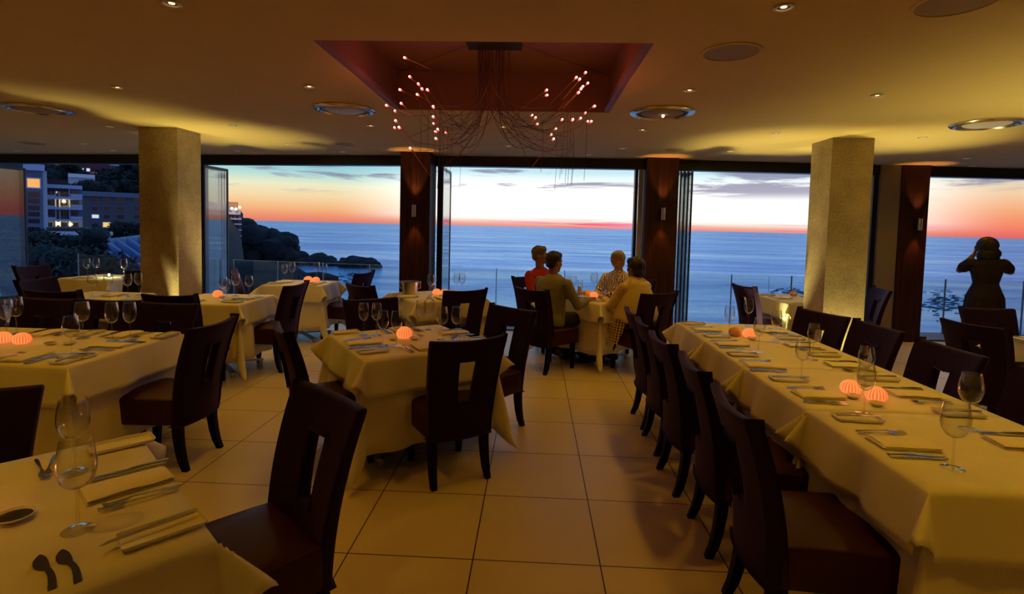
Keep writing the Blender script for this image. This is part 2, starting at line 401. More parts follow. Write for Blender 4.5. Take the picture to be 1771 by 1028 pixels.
lamp('SPOT', 'lamp_light', (0, 0, -.012), P_DOWN, AMBER, proto, spot_size=R(112), spot_blend=.8, shadow_soft_size=.03)
DOWN = [(-3.31, 4.09, 'left of the ceiling recess, above the long left table'), (-1.73, 3.99, 'just left of the ceiling recess'), (-4.82, 5.84, 'beside the lit patch left of the concrete pillar'), (-3.3, 5.68, 'right of the left concrete pillar'), (-1.75, 5.55, 'right of the round vent left of the recess'),
 (-6.38, 7.25, 'near the far left window, above the houses view'), (-8.28, 8.17, 'at the far left edge of the picture'), (-6.52, 7.95, 'close to the header over the left window'), (-3.31, 6.97, 'over the second window, right of the lit patch'), (-4.43, 7.72, 'at the header right of the left pillar'), (-2.8, 7.61, 'at the header near the left wood pillar'),
 (1.1, 3.96, 'right of the recess, above the lit round vent'), (2.48, 4.04, 'high on the right, alone on the ceiling'), (1.08, 5.54, 'just below the lit round vent'), (2.47, 5.64, 'left of the right concrete pillar'), (4.01, 5.74, 'right of the right concrete pillar'), (1.08, 6.82, 'over the diners, nearer the window'), (2.46, 6.9, 'over the right centre window'), (5.57, 7.15, 'right of the right pillar, over the wood pillar'), (6.27, 7.95, 'at the header of the right window'), (.72, 7.46, 'at the header over the middle window'), (-.35, 5.5, 'right behind the chandelier wires'), (-.36, 6.79, 'in the middle between chandelier and window')]
OFF = [(x, y) for x in (-4.9, -3.3, -1.75, 1.1, 2.5, 4.1) for y in (2.5, .9, -.8)]+[(4.1, 4.1), (5.7, 4.1), (5.7, 5.7), (-4.9, 4.1), (-6.4, 4.1), (-6.4, 5.8), (-8.1, 5.8)]
for k, (x, y, ph) in enumerate(DOWN):
    o = proto if k == 0 else copy_tree(proto); o.location = (x, y, H); tag(o, 'small recessed ceiling downlight '+ph, 'downlight', 'recessed ceiling downlights')
for x, y in OFF:
    o = copy_tree(proto); o.location = (x, y, H); tag(o, 'small recessed ceiling downlight outside the picture, behind or beside the viewer', 'downlight', 'downlights out of view')

# round ceiling speakers and vents
M_grille = plain('ceiling_grille', (.33, .25, .13), .7, var=.1, scale=150.)
M_disc = plain('pale_vent_disc', (.55, .5, .46), .5)
M_bulbw = emis('bare_bulb', (1., .8, .4), 9.)
def speaker(x, y, r_, label):
    e = empty('ceiling_speaker', (x, y, H)); tag(e, label, 'speaker')
    bm = NB(); lathe(bm, [(r_*.9, -.001), (r_, -.001), (r_*.99, -.006), (r_*.9, -.008), (r_*.9, -.001)], 40, caps=False); obj('rim', bm, M_ceil, e)
    bm = NB(); lathe(bm, [(0, -.006), (r_*.9, -.004), (r_*.9, -.001), (0, -.001)], 40); obj('grille', bm, M_grille, e)
def vent(x, y, r_, label, bulb=False, mat=M_disc):
    e = empty('ceiling_vent', (x, y, H)); tag(e, label, 'vent')
    bm = NB(); lathe(bm, [(r_*.80, -.001), (r_, -.001), (r_*1.0, -.010), (r_*.95, -.022), (r_*.86, -.026), (r_*.80, -.012), (r_*.80, -.001)], 44, caps=False); obj('rim', bm, plain('polished_rim', (.6, .5, .38), .18, metal=.9), e)
    bm = NB(); lathe(bm, [(r_*.62, -.006), (r_*.72, -.012), (r_*.78, -.004), (r_*.62, -.004)], 40, caps=False); obj('inner_ring', bm, plain('dark_vent_gap', (.05, .035, .03), .4), e)
    bm = NB(); lathe(bm, [(0, -.026), (r_*.55, -.024), (r_*.64, -.014), (r_*.64, -.001), (0, -.001)], 40); obj('disc', bm, mat, e)
    if bulb:
        bm = NB(); ball(bm, (0.01, 0, -.035), .012); obj('bulb', bm, M_bulbw, e)
speaker(1.09, 3.12, .165, 'round ceiling speaker with a dark grille right of the recess')
speaker(1.81, 2.44, .165, 'round ceiling speaker cut by the top edge of the picture')
speaker(-2.51, 6.88, .13, 'small round ceiling speaker left of the chandelier near the window')
speaker(-7.21, 7.34, .16, 'round flat ceiling speaker over the far left window')
speaker(1.76, 6.89, .13, 'small round ceiling speaker in front of the right wood pillar')
vent(-1.74, 4.76, .27, 'round ceiling vent with a pale disc left of the recess')
vent(1.08, 4.71, .275, 'round ceiling vent with a small glowing bulb in its disc', True, M_grille)
vent(4.02, 4.97, .27, 'round ceiling vent with a pale disc at the right edge')
vent(-4.8, 4.95, .27, 'round ceiling vent with a yellow-lit disc at the left edge', False, M_grille)

# sconces on the wood pillars
def sconce(x, y, z, label, side=1):
    e = empty('wall_sconce', (x, y, z)); tag(e, label, 'wall light', 'up and down wall lights on the wood pillars')
    bm = NB(); box(bm, -.03, .03, -.012, 0, -.05, .05); bevel(bm, .004); obj('wall_plate', bm, M_black, e)
    bm = NB(); box(bm, -.012, .012, -.06, -.01, -.012, .012); obj('bracket', bm, M_black, e)
    bm = NB(); lathe(bm, [(.026, -.085), (.030, -.085), (.030, .085), (.026, .085), (.026, -.085)], 24, c=(0, -.08, 0), caps=False); obj('tube_shade', bm, M_alu, e)
    bm = NB(); lathe(bm, [(.024, -.05), (.024, .05)], 16, c=(0, -.08, 0)); obj('bulb', bm, emis('sconce_bulb', (1., .55, .2), 3.), e)
    lamp('SPOT', 'lamp_light_up', (0, -.08, .09), P_SCONCE*2.2, (1, .45, .12), e, spot_size=R(60), spot_blend=.7, shadow_soft_size=.02, rot=(PI, 0, 0))
    lamp('SPOT', 'lamp_light_down', (0, -.08, -.09), P_SCONCE, (1, .33, .08), e, spot_size=R(60), spot_blend=.6, shadow_soft_size=.02)
sconce(-1.71, 7.50, 1.76, 'slim metal wall light on the left wood pillar')
sconce(1.81, 7.66, 1.80, 'slim metal wall light on the wood pillar above the seated women')
sconce(5.56, 7.98, 1.74, 'slim metal wall light on the wood pillar near the standing woman')

# floor uplights
def uplight(x, y, label, power=P_UP, tilt=(0, 0), size=82):
    e = empty('floor_uplight', (x, y, 0)); tag(e, label, 'uplight', 'floor uplights at the pillars')
    bm = NB(); lathe(bm, [(.07, 0), (.07, .03), (.05, .05), (.045, .05), (.045, .03)], 24, caps=False); obj('housing', bm, M_alu, e)
    bm = NB(); lathe(bm, [(0, .032), (.044, .032), (.044, .028), (0, .028)], 20); obj('lens', bm, emis('uplight_lens', (1., .95, .45), 12.), e)
    lamp('SPOT', 'lamp_light', (0, 0, .07), power, (1, .86, .30), e, spot_size=R(size), spot_blend=.95, shadow_soft_size=.03, rot=(PI+tilt[0], tilt[1], 0))
uplight(3.33, 5.60, 'small floor uplight in front of the right concrete pillar', 60, size=95)
uplight(2.84, 6.34, 'small floor uplight left of the right concrete pillar', 260, size=58)
uplight(3.92, 6.02, 'small floor uplight right of the right concrete pillar', 230, size=54)
uplight(-4.08, 5.62, 'small floor uplight in front of the left concrete pillar', 150, tilt=(0, R(-14)), size=80)
uplight(-3.75, 6.42, 'small floor uplight right of the left concrete pillar', 200, size=56)
uplight(4.9, 3.35, 'small floor uplight beyond the right edge of the picture', 260, tilt=(0, R(-16)), size=80)

# ------------------------------------------------------------------ chandelier of thin wires
ch = empty('wire_chandelier', (-.33, 3.92, RH)); tag(ch, 'chandelier of thin drooping wires with tiny red lights hanging in the ceiling recess', 'chandelier')
CH = Vector((-.33, 3.92, RH))
bm = NB(); box(bm, -.20, .20, -.12, .12, -.045, 0); bevel(bm, .004); obj('canopy', bm, plain('canopy_metal', (.012, .008, .012), .8), ch)
M_wire = plain('thin_wire', (.045, .022, .018), .5)
M_bulbr = emis('red_bulb_core', (1., .26, .20), 5.)
M_bulbe = emis('red_bulb_glass', (1., .10, .07), 2.6)
M_sock = plain('bulb_socket', (.5, .3, .25), .3, metal=.7)
rnd = random.Random(5)
LB = [(322, 160), (370, 338), (450, 405), (485, 452), (535, 460), (440, 505), (278, 460), (290, 588), (152, 607), (232, 658), (238, 750), (228, 815), (270, 812), (590, 618), (590, 713), (593, 778), (610, 852), (632, 830), (708, 862), (614, 917), (375, 1008)]
RB = [(287, 440), (290, 485), (550, 327), (580, 342), (632, 284), (652, 378), (608, 408), (592, 428), (570, 462), (712, 583), (632, 643), (588, 690), (652, 718), (683, 718), (518, 702), (425, 702), (368, 783), (328, 836), (348, 874), (158, 665), (188, 685), (204, 741)]
bulbs = [(640+x/5.4125, 70+y/5.4125, -1) for x, y in LB]+[(890+x/5.14, 70+y/5.14, 1) for x, y in RB]
def bez(p, n=14):
    out = []
    for i in range(n+1):
        t = i/n; q = [Vector(a) for a in p]
        while len(q) > 1: q = [q[j].lerp(q[j+1], t) for j in range(len(q)-1)]
        out.append(q[0])
    return out
for u, v_, sd in bulbs:
    inside = v_ < 190
    Y = rnd.uniform(3.45, 3.75) if inside else rnd.uniform(3.5, 4.25)
    P = at(u, v_, Y)-CH
    root = Vector((rnd.uniform(-.12, .12), rnd.uniform(-.05, .05), -.045))
    low = rnd.uniform(.45, .75)
    knee = Vector((root.x*.8, root.y, -low))
    joint = P+Vector((-sd*rnd.uniform(.10, .20), rnd.uniform(-.05, .05), -rnd.uniform(.06, .22)))
    pts = bez([root, root+Vector((0, 0, -.35)), knee, Vector((joint.x*.45, joint.y*.5, -low-.12)), joint])
    bm = NB(); tube(bm, pts, .0016, 4); obj('wire', bm, M_wire, ch)
    d = (P-joint).normalized(); b0 = P-d*.035
    bm = NB(); tube(bm, [joint, b0], .0013, 4); st = obj('stem', bm, plain('lit_stem', (.45, .22, .16), .35, metal=.5), ch)
    bm = NB(); tube(bm, [b0, P-d*.016], [.003, .004], 8); obj('socket', bm, M_sock, st)
    bm = NB(); ball(bm, tuple(P), .0085, 2, (1, 1, 1)); bb = obj('bulb', bm, M_bulbr, st)
    bm = NB(); tube(bm, [P-d*.016, P-d*.010, P-d*.007], [.004, .008, .0085], 8); obj('bulb_base', bm, M_bulbe, st)
for sd, cx in ((-1, -.72), (1, .14)):
    for k in range(9):
        x = cx+rnd.uniform(-.12, .22)*1 - CH.x; y = rnd.uniform(-.35, .25)
        z0 = rnd.uniform(-.75, -.45); z1 = -rnd.uniform(.98, 1.12)+.0
        root = Vector((rnd.uniform(-.12, .12), rnd.uniform(-.05, .05), -.045))
        pts = bez([root, Vector((root.x, y, -.5)), Vector((x*.5, y, -.85)), Vector((x, y, z0-.2)), Vector((x, y, z0))], 12)+[Vector((x+.006, y, (z0+z1)/2)), Vector((x-.004, y, z1))]
        if z0 > z1:
            bm = NB(); tube(bm, pts, .0013, 4); obj('wire', bm, M_wire, ch)
for k in range(4):   # suspension cables
    ex = (RX0+.02 if k % 2 else RX1-.02)-CH.x; ey = (RY1-.03 if k < 2 else RY0+.6)-CH.y
    bm = NB(); tube(bm, [(.15*(1 if ex > 0 else -1), 0, -.03), (ex, ey, -.02)], .0022, 5); obj('stay_cable', bm, M_wire, ch)
for sd, p in ((-1, (-.95, 3.7, 2.45)), (1, (.32, 3.7, 2.45)), (0, (-.33, 3.6, 2.55))):
    lamp('POINT', 'lamp_light', tuple(Vector(p)-CH), 2.2, (1, .22, .10), ch, shadow_soft_size=.15)

# ------------------------------------------------------------------ chairs
def chair_back_bm():
    bm = NB()
    def half(z): return .200+.045*max(0, (z-.29)/.64)
    def yc(z):
        t = (z-.29)/.64; return -.20-.005*t-.125*t*t
    def hole(z): t = (z-.52)/.255; return (-.050-.011*t, .050+.015*t)
    zs = [.285, .34, .40, .46, .52, .565, .61, .655, .70, .74, .775, .81, .85, .885, .908]
    def xs(z):
        a, b = hole(max(.52, min(.775, z))); h = half(z)
        return [-h+(a+h)*i/5 for i in range(5)]+[a, (a+b)/2, b]+[b+(h-b)*i/5 for i in range(1, 6)]
    F, B = [], []
    for z in zs:
        rf, rb = [], []; th = .062-.018*(z-.29)/.64
        for x in xs(z):
            q = x/half(z); y = yc(z)-.032*(1-q*q); zz = z+(.012*q*q-.004 if z > .9 else 0)
            rf.append(bm.verts.new((x, y+th/2, zz))); rb.append(bm.verts.new((x, y-th/2, zz)))
        F.append(rf); B.append(rb)
    nr, nc = len(zs), 13
    solid = lambda r_, c_: 0 <= r_ < nr-1 and 0 <= c_ < nc-1 and not (4 <= r_ < 10 and c_ in (5, 6))
    for r_ in range(nr-1):
        for c_ in range(nc-1):
            if not solid(r_, c_): continue
            bm.faces.new((F[r_][c_], F[r_][c_+1], F[r_+1][c_+1], F[r_+1][c_])); bm.faces.new((B[r_][c_], B[r_+1][c_], B[r_+1][c_+1], B[r_][c_+1]))
            for dr, dc, (a, b) in ((-1, 0, ((r_, c_), (r_, c_+1))), (1, 0, ((r_+1, c_), (r_+1, c_+1))), (0, -1, ((r_, c_), (r_+1, c_))), (0, 1, ((r_, c_+1), (r_+1, c_+1)))):
                if not solid(r_+dr, c_+dc): bm.faces.new((F[a[0]][a[1]], F[b[0]][b[1]], B[b[0]][b[1]], B[a[0]][a[1]]))
    loose = [v_ for v_ in bm.verts if not v_.link_faces]; bmesh.ops.delete(bm, geom=loose, context='VERTS')
    bevel(bm, .012, 3, 40); return bm
def seat_bm():
    bm = NB(); n = 10
    bmesh.ops.create_grid(bm, x_segments=n, y_segments=n, size=1)
    top = list(bm.verts)
    for v_ in top:
        x, y = v_.co.x, v_.co.y; w_ = .212+.018*(y+1)/2
        v_.co = Vector((x*w_, .0225+y*.2125+.008*(1-x*x)*(1 if y > .9 else 0), .462+.020*(1-x**4)*(1-y**4)))
    es = [e for e in bm.edges if e.is_boundary]
    g = bmesh.ops.extrude_edge_only(bm, edges=es); lo = [q for q in g['geom'] if isinstance(q, bmesh.types.BMVert)]
    for v_ in lo: v_.co.z = .295
    es = list({e for v_ in lo for e in v_.link_edges if all(q in lo for q in e.verts)})
    bmesh.ops.contextual_create(bm, geom=es)
    bevel(bm, .014, 3, 45); return bm
chair0 = empty('dining_chair')
obj('backrest', chair_back_bm(), M_chairback, chair0); obj('seat', seat_bm(), M_seat, chair0)
def leg_bm(x, front):
    bm = NB()
    pts = [(x, .19, .31), (x, .19, .15), (x, .192, 0)] if front else [(x, -.195, .33), (x, -.200, .22), (x*1.01, -.212, .13), (x*1.02, -.228, .06), (x*1.035, -.252, 0)]
    rad = [.0225, .021, .016] if front else [.025, .024, .022, .020, .017]
    prev = None
    for (px_, py_, pz_), r_ in zip(pts, rad):
        ring = [bm.verts.new((px_+sx*r_, py_+sy*r_, pz_)) for sx, sy in ((-1, -1), (1, -1), (1, 1), (-1, 1))]
        if prev:
            for k in range(4): bm.faces.new((prev[k], prev[(k+1) % 4], ring[(k+1) % 4], ring[k]))
        else: bm.faces.new(ring)
        prev = ring
    bm.faces.new(prev); bevel(bm, .005, 2, 50); return bm
for x in (-.172, .172):
    obj('leg', leg_bm(x, True), M_leg, chair0); obj('leg', leg_bm(x, False), M_leg, chair0)
used = [False]
def chair(x, y, deg, label, group=None):
    c = chair0 if not used[0] else copy_tree(chair0); used[0] = True
    c.location = (x, y, 0); c.rotation_euler.z = R(deg)
    if 'group' in c: del c['group']
    tag(c, label, 'chair', group); return c

# ------------------------------------------------------------------ tables and cloths
def drape(wd, dp, drop, zt, flare, kcorner, amp, seed, maxz=None, tight=(0, 0, 0, 0), n=14, m_=9, gather=0.):
    """hanging cloth: top wd x dp at height zt; tight = sides (x-,x+,y-,y+) with no flare"""
    rr = random.Random(seed); ph = [rr.uniform(0, 6) for _ in range(8)]
    hw, hd = wd/2, dp/2; e = .004
    def axis(h):
        o = [drop*((m_-i)/m_)**1.25 for i in range(m_)]
        return [-h-a for a in o]+[-h]+[-h+2*h*i/n for i in range(1, n)]+[h]+[h+a for a in o[::-1]]
    A, Bx = axis(hw), axis(hd); bm = NB(); grid = []
    def fl(s): return flare*(0.12 if tight[s] else 1.)
    for s in A:
        row = []
        for t in Bx:
            a, b = abs(s)-hw, abs(t)-hd; sx = 1 if s > 0 else -1; sy = 1 if t > 0 else -1
            ix = 1 if s > 0 else 0; iy = 3 if t > 0 else 2
            x, y, z = max(-hw, min(hw, s)), max(-hd, min(hd, t)), 0.
            if a > 1e-6 and b <= 1e-6:
                win = max(0, 1-(abs(t)/hd)**4) if hd else 0; q = a/drop
                o = fl(ix)*a+amp*win*q*(math.sin(11*t/hd*.6+ph[ix])+.5*math.sin(19*t/hd*.6+ph[4+ix]))*(0.1 if tight[ix] else 1)
                x += sx*(e+max(o, .0)); z = -math.sqrt(max(a*a-o*o, 0))
            elif b > 1e-6 and a <= 1e-6:
                win = max(0, 1-(abs(s)/hw)**4); q = b/drop
                o = fl(iy)*b+amp*win*q*(math.sin(11*s/hw*.6+ph[iy])+.5*math.sin(19*s/hw*.6+ph[4+iy]))*(0.1 if tight[iy] else 1)
                y += sy*(e+max(o, .0)); z = -math.sqrt(max(b*b-o*o, 0))
            elif a > 1e-6 and b > 1e-6:
                r_ = math.hypot(a, b); th = math.atan2(b, a); s2 = math.sin(2*th)
                base = fl(ix)*math.cos(th)**2+fl(iy)*math.sin(th)**2
                r_ *= 1-gather*s2**1.5
                kk = kcorner*(.9 if (tight[ix] or tight[iy]) else 1.)
                hh = r_*(base+(kk-base)*s2**2.2) if kk > base else r_*base
                thx = th
                if tight[iy]: thx = th*.45          # the corner swings out past the free side only
                if tight[ix]: thx = PI/2-(PI/2-th)*.45
                x += sx*(e+hh*math.cos(thx)); y += sy*(e+hh*math.sin(thx)); z = -math.sqrt(max(r_*r_-hh*hh, 0))
            if maxz and z < -maxz*.9: z = -(maxz*.9+(maxz*.1)*(1-math.exp((z+maxz*.9)/(maxz*.1)*.6)))
            row.append(bm.verts.new((x, y, zt+z)))
        grid.append(row)
    for i in range(len(A)-1):
        for j in range(len(Bx)-1): bm.faces.new((grid[i][j], grid[i+1][j], grid[i+1][j+1], grid[i][j+1]))
    me = bpy.data.meshes.new('cloth'); bm.to_mesh(me); bm.free(); me.polygons.foreach_set('use_smooth', [True]*len(me.polygons))
    return me
TOP = .7465
tseed = [3]
def table(x, y, wd, dp, deg, where, tight=(0, 0, 0, 0), overdrop=.22, long_drop=.57, group='tables in the dining room'):
    tseed[0] += 1
    e = empty('dining_table', (x, y, 0), R(deg)); tag(e, 'pedestal table under white cloths, '+where, 'table')
    bm = NB(); box(bm, -wd/2+.004, wd/2-.004, -dp/2+.004, dp/2-.004, .705, .737); bevel(bm, .006); obj('tabletop', bm, M_leg, e)
    bm = NB(); lathe(bm, [(.04, .05), (.035, .12), (.035, .69), (.12, .70), (.12, .705)], 20); obj('pedestal', bm, M_alu, e)
    for k in range(4):
        a = PI/4+k*PI/2; d = Vector((math.cos(a), math.sin(a), 0)); bm = NB()
        beam(bm, d*.02+Vector((0, 0, .075)), d*.42+Vector((0, 0, .04)), .05, .025); beam(bm, d*.40+Vector((0, 0, .001)), d*.40+Vector((0, 0, .05)), .035, .035, up=d); bevel(bm, .004); obj('foot', bm, M_alu, e)
    me = drape(wd, dp, long_drop, .7400, .045, .25, .026, tseed[0], maxz=.728, tight=tight, m_=10)
    o = obj('long_tablecloth', me, M_cloth, loc=(x, y, 0), rz=R(deg)); tag(o, 'long white under-cloth, '+where, 'tablecloth')
    md = o.modifiers.new('s', 'SOLIDIFY'); md.thickness = .0014; md.offset = -1
    me = drape(wd+.008, dp+.008, overdrop, .7450, .20, .80, .020, tseed[0]+50, tight=tight, gather=.36)
    o = obj('top_tablecloth', me, M_cloth, loc=(x, y, 0), rz=R(deg)); tag(o, 'short white top cloth, '+where, 'tablecloth')
    md = o.modifiers.new('s', 'SOLIDIFY'); md.thickness = .0014; md.offset = -1

ROWX, ROWW = 1.755, .875
ROWY = [2.125, 2.89, 3.655, 4.42]
for k, (yy, ph) in enumerate(zip(ROWY, ('nearest of the right row', 'second of the right row', 'third of the right row', 'farthest of the right row'))):
    table(ROWX, yy, ROWW, .757, 0, ph, tight=(0, 0, 1 if k > 0 else 0, 1 if k < 3 else 0))
UC, VC = Vector((.573, -.82)), Vector((.82, .573))
def diag_table(L, u, v_, a, b, where, **kw):
    """table from its left corner L, edge a along u, edge b along v_"""
    c = Vector(L)+u*(a/2)+v_*(b/2); table(c.x, c.y, a, b, math.degrees(math.atan2(u.y, u.x)), where, **kw); return c
CC = diag_table((-1.50, 3.83), UC, VC, .88, .88, 'in the middle of the room')
UF, VF = Vector((.741, -.672)), Vector((-.672, -.741))
CF = Vector((-1.513, 1.933))+UF*.47+VF*.47; table(CF.x, CF.y, .94, .94, math.degrees(math.atan2(UF.y, UF.x)), 'in the near left corner of the picture')
CG = diag_table((-1.72, 6.22), UC, VC, .85, .85, 'carrying the ice bucket')
table(-2.985, 3.235, .86, .93, 0, 'right half of the long left table', tight=(1, 0, 0, 0))
table(-3.86, 3.235, .86, .93, 0, 'left half of the long left table', tight=(0, 1, 0, 0))
table(-3.27, 5.37, .76, .74, 2, 'right of the left concrete pillar')
table(-3.13, 6.98, .76, .66, 3, 'at the window by the rocky headland view')
CP = Vector((.74, 6.42)); table(CP.x, CP.y, .86, .86, 45, 'of the four diners')
table(-5.86, 6.99, .80, .62, -10, 'at the far left window')
table(-4.54, 5.34, .70, .60, 0, 'just left of the left concrete pillar')
table(3.30, 6.86, .62, .80, 10, 'at the window behind the right concrete pillar')
table(4.46, 4.26, .92, .74, 0, 'cut by the right edge of the picture')

# chairs: x, y, facing in degrees from straight ahead (anticlockwise)
chair(-.54, 3.347, 31.5, 'plum chair in front of the middle table, its back to the viewer')
chair(-.985, 1.735, 139.5, 'large nearest plum chair pulled up to the near left table')
chair(-1.30, 3.40, -55, 'plum chair on the left side of the middle table, seen edge-on')
chair(-.357, 4.03, 141, 'plum chair on the right side of the middle table')
chair(-1.233, 4.302, 215.8, 'plum chair on the far side of the middle table behind the wine glasses')
chair(-2.39, 3.316, 90, 'plum chair at the right end of the long left table')
chair(-1.99, 1.565, -155, 'plum chair at the left edge of the picture, behind the near left table')
chair(-3.87, 3.72, 180, 'plum chair behind the long left table, leftmost of three')
chair(-3.39, 3.74, 182, 'plum chair behind the long left table, middle of three')
chair(-2.86, 3.68, 179, 'plum chair behind the long left table, rightmost of three')
chair(-2.84, 5.50, 88, 'plum chair on the right side of the table beside the left concrete pillar')
chair(-3.18, 4.78, 0, 'dark chair with its back to the viewer at the table beside the left pillar')
chair(-4.27, 4.80, 2, 'dark chair with its back to the viewer, left of the left concrete pillar')
chair(-4.85, 5.30, -84, 'plum chair at the left end of the small table left of the pillar')
chair(-5.15, 5.12, -55, 'dark chair at the left picture edge behind the long left table')
chair(-6.27, 6.66, -88, 'plum chair on the left side of the far left window table')
chair(-5.28, 6.62, 75, 'dark chair half hidden behind the left concrete pillar')
chair(-3.70, 7.02, -62, 'plum chair left of the candlelit window table')
chair(-2.58, 7.02, 80, 'plum chair right of the candlelit window table')
chair(-1.66, 5.80, -38, 'plum chair at the left side of the ice bucket table')
chair(-.866, 5.66, 32, 'plum chair with its back to the viewer at the ice bucket table')
chair(.20, 5.87, -45, 'plum chair carrying the man in the grey shirt')
chair(.13, 6.82, -135, 'plum chair carrying the man in the red shirt')
chair(1.168, 5.88, 30, 'plum chair carrying the woman in the yellow shawl')
chair(1.22, 6.92, 135, 'plum chair carrying the short-haired woman facing the room')
for yy, ph in zip((2.07, 2.68, 3.28, 3.84, 4.32), ('nearest', 'second', 'third', 'fourth', 'farthest')):
    chair(1.13+.015*math.sin(yy*5), yy, -90+(-3 if yy < 3 else 2), 'plum chair on the left side of the long right row, %s of five' % ph)
for xx, yy, dg, ph in ((2.25, 2.62, 90, 'nearest'), (2.20, 3.24, 92, 'second'), (2.22, 3.93, 94, 'third'), (2.15, 4.42, 110, 'farthest')):
    chair(xx, yy, dg, 'plum chair on the right side of the long right row, %s of four' % ph)
chair(2.92, 6.70, -80, 'plum chair left of the small window table beside the right pillar')
chair(3.97, 6.72, 80, 'plum chair just right of the right concrete pillar by the window')
chair(3.72, 4.30, -75, 'plum chair left of the table cut by the right picture edge')
chair(4.27, 4.80, 180, 'plum chair in front of the standing woman')

# ------------------------------------------------------------------ tableware prototypes
def fork_bm():
    bm = NB(); prof = [(-.095, .0045, .004), (-.06, .0055, .006), (-.01, .0035, .009), (.03, .0028, .011), (.045, .006, .008), (.055, .011, .006), (.068, .0125, .005)]
    pr = None
    for y, w_, z in prof:
        r_ = [bm.verts.new(p) for p in ((-w_, y, z-.0012), (w_, y, z-.0012), (w_, y, z+.0012), (-w_, y, z+.0012))]
        if pr:
            for k in range(4): bm.faces.new((pr[k], pr[(k+1) % 4], r_[(k+1) % 4], r_[k]))
        else: bm.faces.new(r_)
        pr = r_
    bm.faces.new(pr)
    for k in range(4):
        x = -.0107+k*.00713; pr = None
        for y, w_, z in ((.067, .0018, .005), (.085, .0016, .006), (.102, .001, .010)):
            r_ = [bm.verts.new(p) for p in ((x-w_, y, z-.001), (x+w_, y, z-.001), (x+w_, y, z+.001), (x-w_, y, z+.001))]
            if pr:
                for q in range(4): bm.faces.new((pr[q], pr[(q+1) % 4], r_[(q+1) % 4], r_[q]))
            else: bm.faces.new(r_)
            pr = r_
        bm.faces.new(pr)
    return bm
def knife_bm(L=.215, blade=.10, bw=.0095):
    bm = NB(); pr = None; h = -L/2
    for y, a, b, z, t in ((h, -.005, .005, .004, .003), (h+.04, -.006, .006, .005, .0035), (h+L-blade-.01, -.0045, .0045, .005, .003), (h+L-blade, -.004, .006, .004, .0012), (h+L-blade*.6, -.004, bw, .004, .001), (h+L-.02, -.004, bw*.9, .004, .0008), (h+L, -.004, -.002, .004, .0006)):
        r_ = [bm.verts.new(p) for p in ((a, y, z-t), (b, y, z-t), (b, y, z+t), (a, y, z+t))]
        if pr:
            for k in range(4): bm.faces.new((pr[k], pr[(k+1) % 4], r_[(k+1) % 4], r_[k]))
        else: bm.faces.new(r_)
        pr = r_
    bm.faces.new(pr); return bm
def butter_bm():
    bm = NB(); pts = []
    outl = [(-.088, -.004, .012), (-.06, .000, .015), (-.03, .003, .016), (-.005, .002, .014), (.010, .000, .011), (.014, -.006, .012), (.026, -.013, .013), (.042, -.016, .013), (.058, -.014, .012), (.072, -.008, .009), (.084, .000, .004)]
    pr = None
    for y, a, b in outl:
        r_ = [bm.verts.new(p) for p in ((a, y, .001), (b, y, .001), (b, y, .004), (a, y, .004))]
        if pr:
            for k in range(4): bm.faces.new((pr[k], pr[(k+1) % 4], r_[(k+1) % 4], r_[k]))
        else: bm.faces.new(r_)
        pr = r_
    bm.faces.new(pr); return bm
def napkin_bm():
    bm = NB()
    for k, (sx, sy, dx, dy) in enumerate(((.060, .112, 0, 0), (.057, .110, .002, -.002), (.058, .106, -.002, .003))):
        n = 8; z0 = .001+k*.0058; g = []
        for lay in (0, 1):
            row = []
            for i in range(n+1):
                c_ = []
                for j in range(n+1):
                    x, y = (i/n*2-1), (j/n*2-1)
                    zz = z0+lay*.0052*(1-.6*max(abs(x), abs(y))**6)+.0015*noise.noise(Vector((x*1.5, y*1.5, k*3.)))*(k+lay)
                    c_.append(bm.verts.new((x*sx+dx+.003*y, y*sy+dy, zz)))
                row.append(c_)
            g.append(row)
        for i in range(n):
            for j in range(n):
                bm.faces.new((g[0][i][j], g[0][i][j+1], g[0][i+1][j+1], g[0][i+1][j])); bm.faces.new((g[1][i][j], g[1][i+1][j], g[1][i+1][j+1], g[1][i][j+1]))
        for i in range(n):
            for (p, q) in (((i, 0), (i+1, 0)), ((i, n), (i+1, n)), ((0, i), (0, i+1)), ((n, i), (n, i+1))):
                bm.faces.new((g[0][p[0]][p[1]], g[0][q[0]][q[1]], g[1][q[0]][q[1]], g[1][p[0]][p[1]]))
    return bm
def dish_bm(w_=.048, l_=.098, h=.014):
    bm = NB(); rows = []
    for (s, z) in ((.80, 0), (.86, 0), (.98, h*.75), (1., h), (.965, h), (.88, .004), (.80, .003)):
        ww, ll = w_-(1-s)*.05, l_-(1-s)*.05; c_ = .010*s; ring = []
        for (cx, cy, a0) in ((ww-c_, ll-c_, 0), (-ww+c_, ll-c_, 90), (-ww+c_, -ll+c_, 180), (ww-c_, -ll+c_, 270)):
            for k in range(4): a = R(a0+k*30); ring.append(bm.verts.new((cx+c_*math.cos(a), cy+c_*math.sin(a), z+.001)))
        rows.append(ring)
    for a, b in zip(rows, rows[1:]):
        n = len(a)
        for k in range(n): bm.faces.new((a[k], a[(k+1) % n], b[(k+1) % n], b[k]))
    bm.faces.new(rows[0]); bm.faces.new(rows[-1]); return bm
ME = {'dinner_fork': to_mesh(fork_bm(), 'fork'), 'dinner_knife': to_mesh(knife_bm(), 'knife'), 'butter_knife': to_mesh(butter_bm(), 'butter'),
      'napkin': to_mesh(napkin_bm(), 'napkin'), 'side_plate': to_mesh(dish_bm(), 'dish')}
for k, mt in (('dinner_fork', M_steel), ('dinner_knife', M_steel), ('butter_knife', plain('dark_steel', (.12, .11, .12), .25, metal=1.)), ('napkin', M_napkin), ('side_plate', M_china)): ME[k].materials.append(mt)
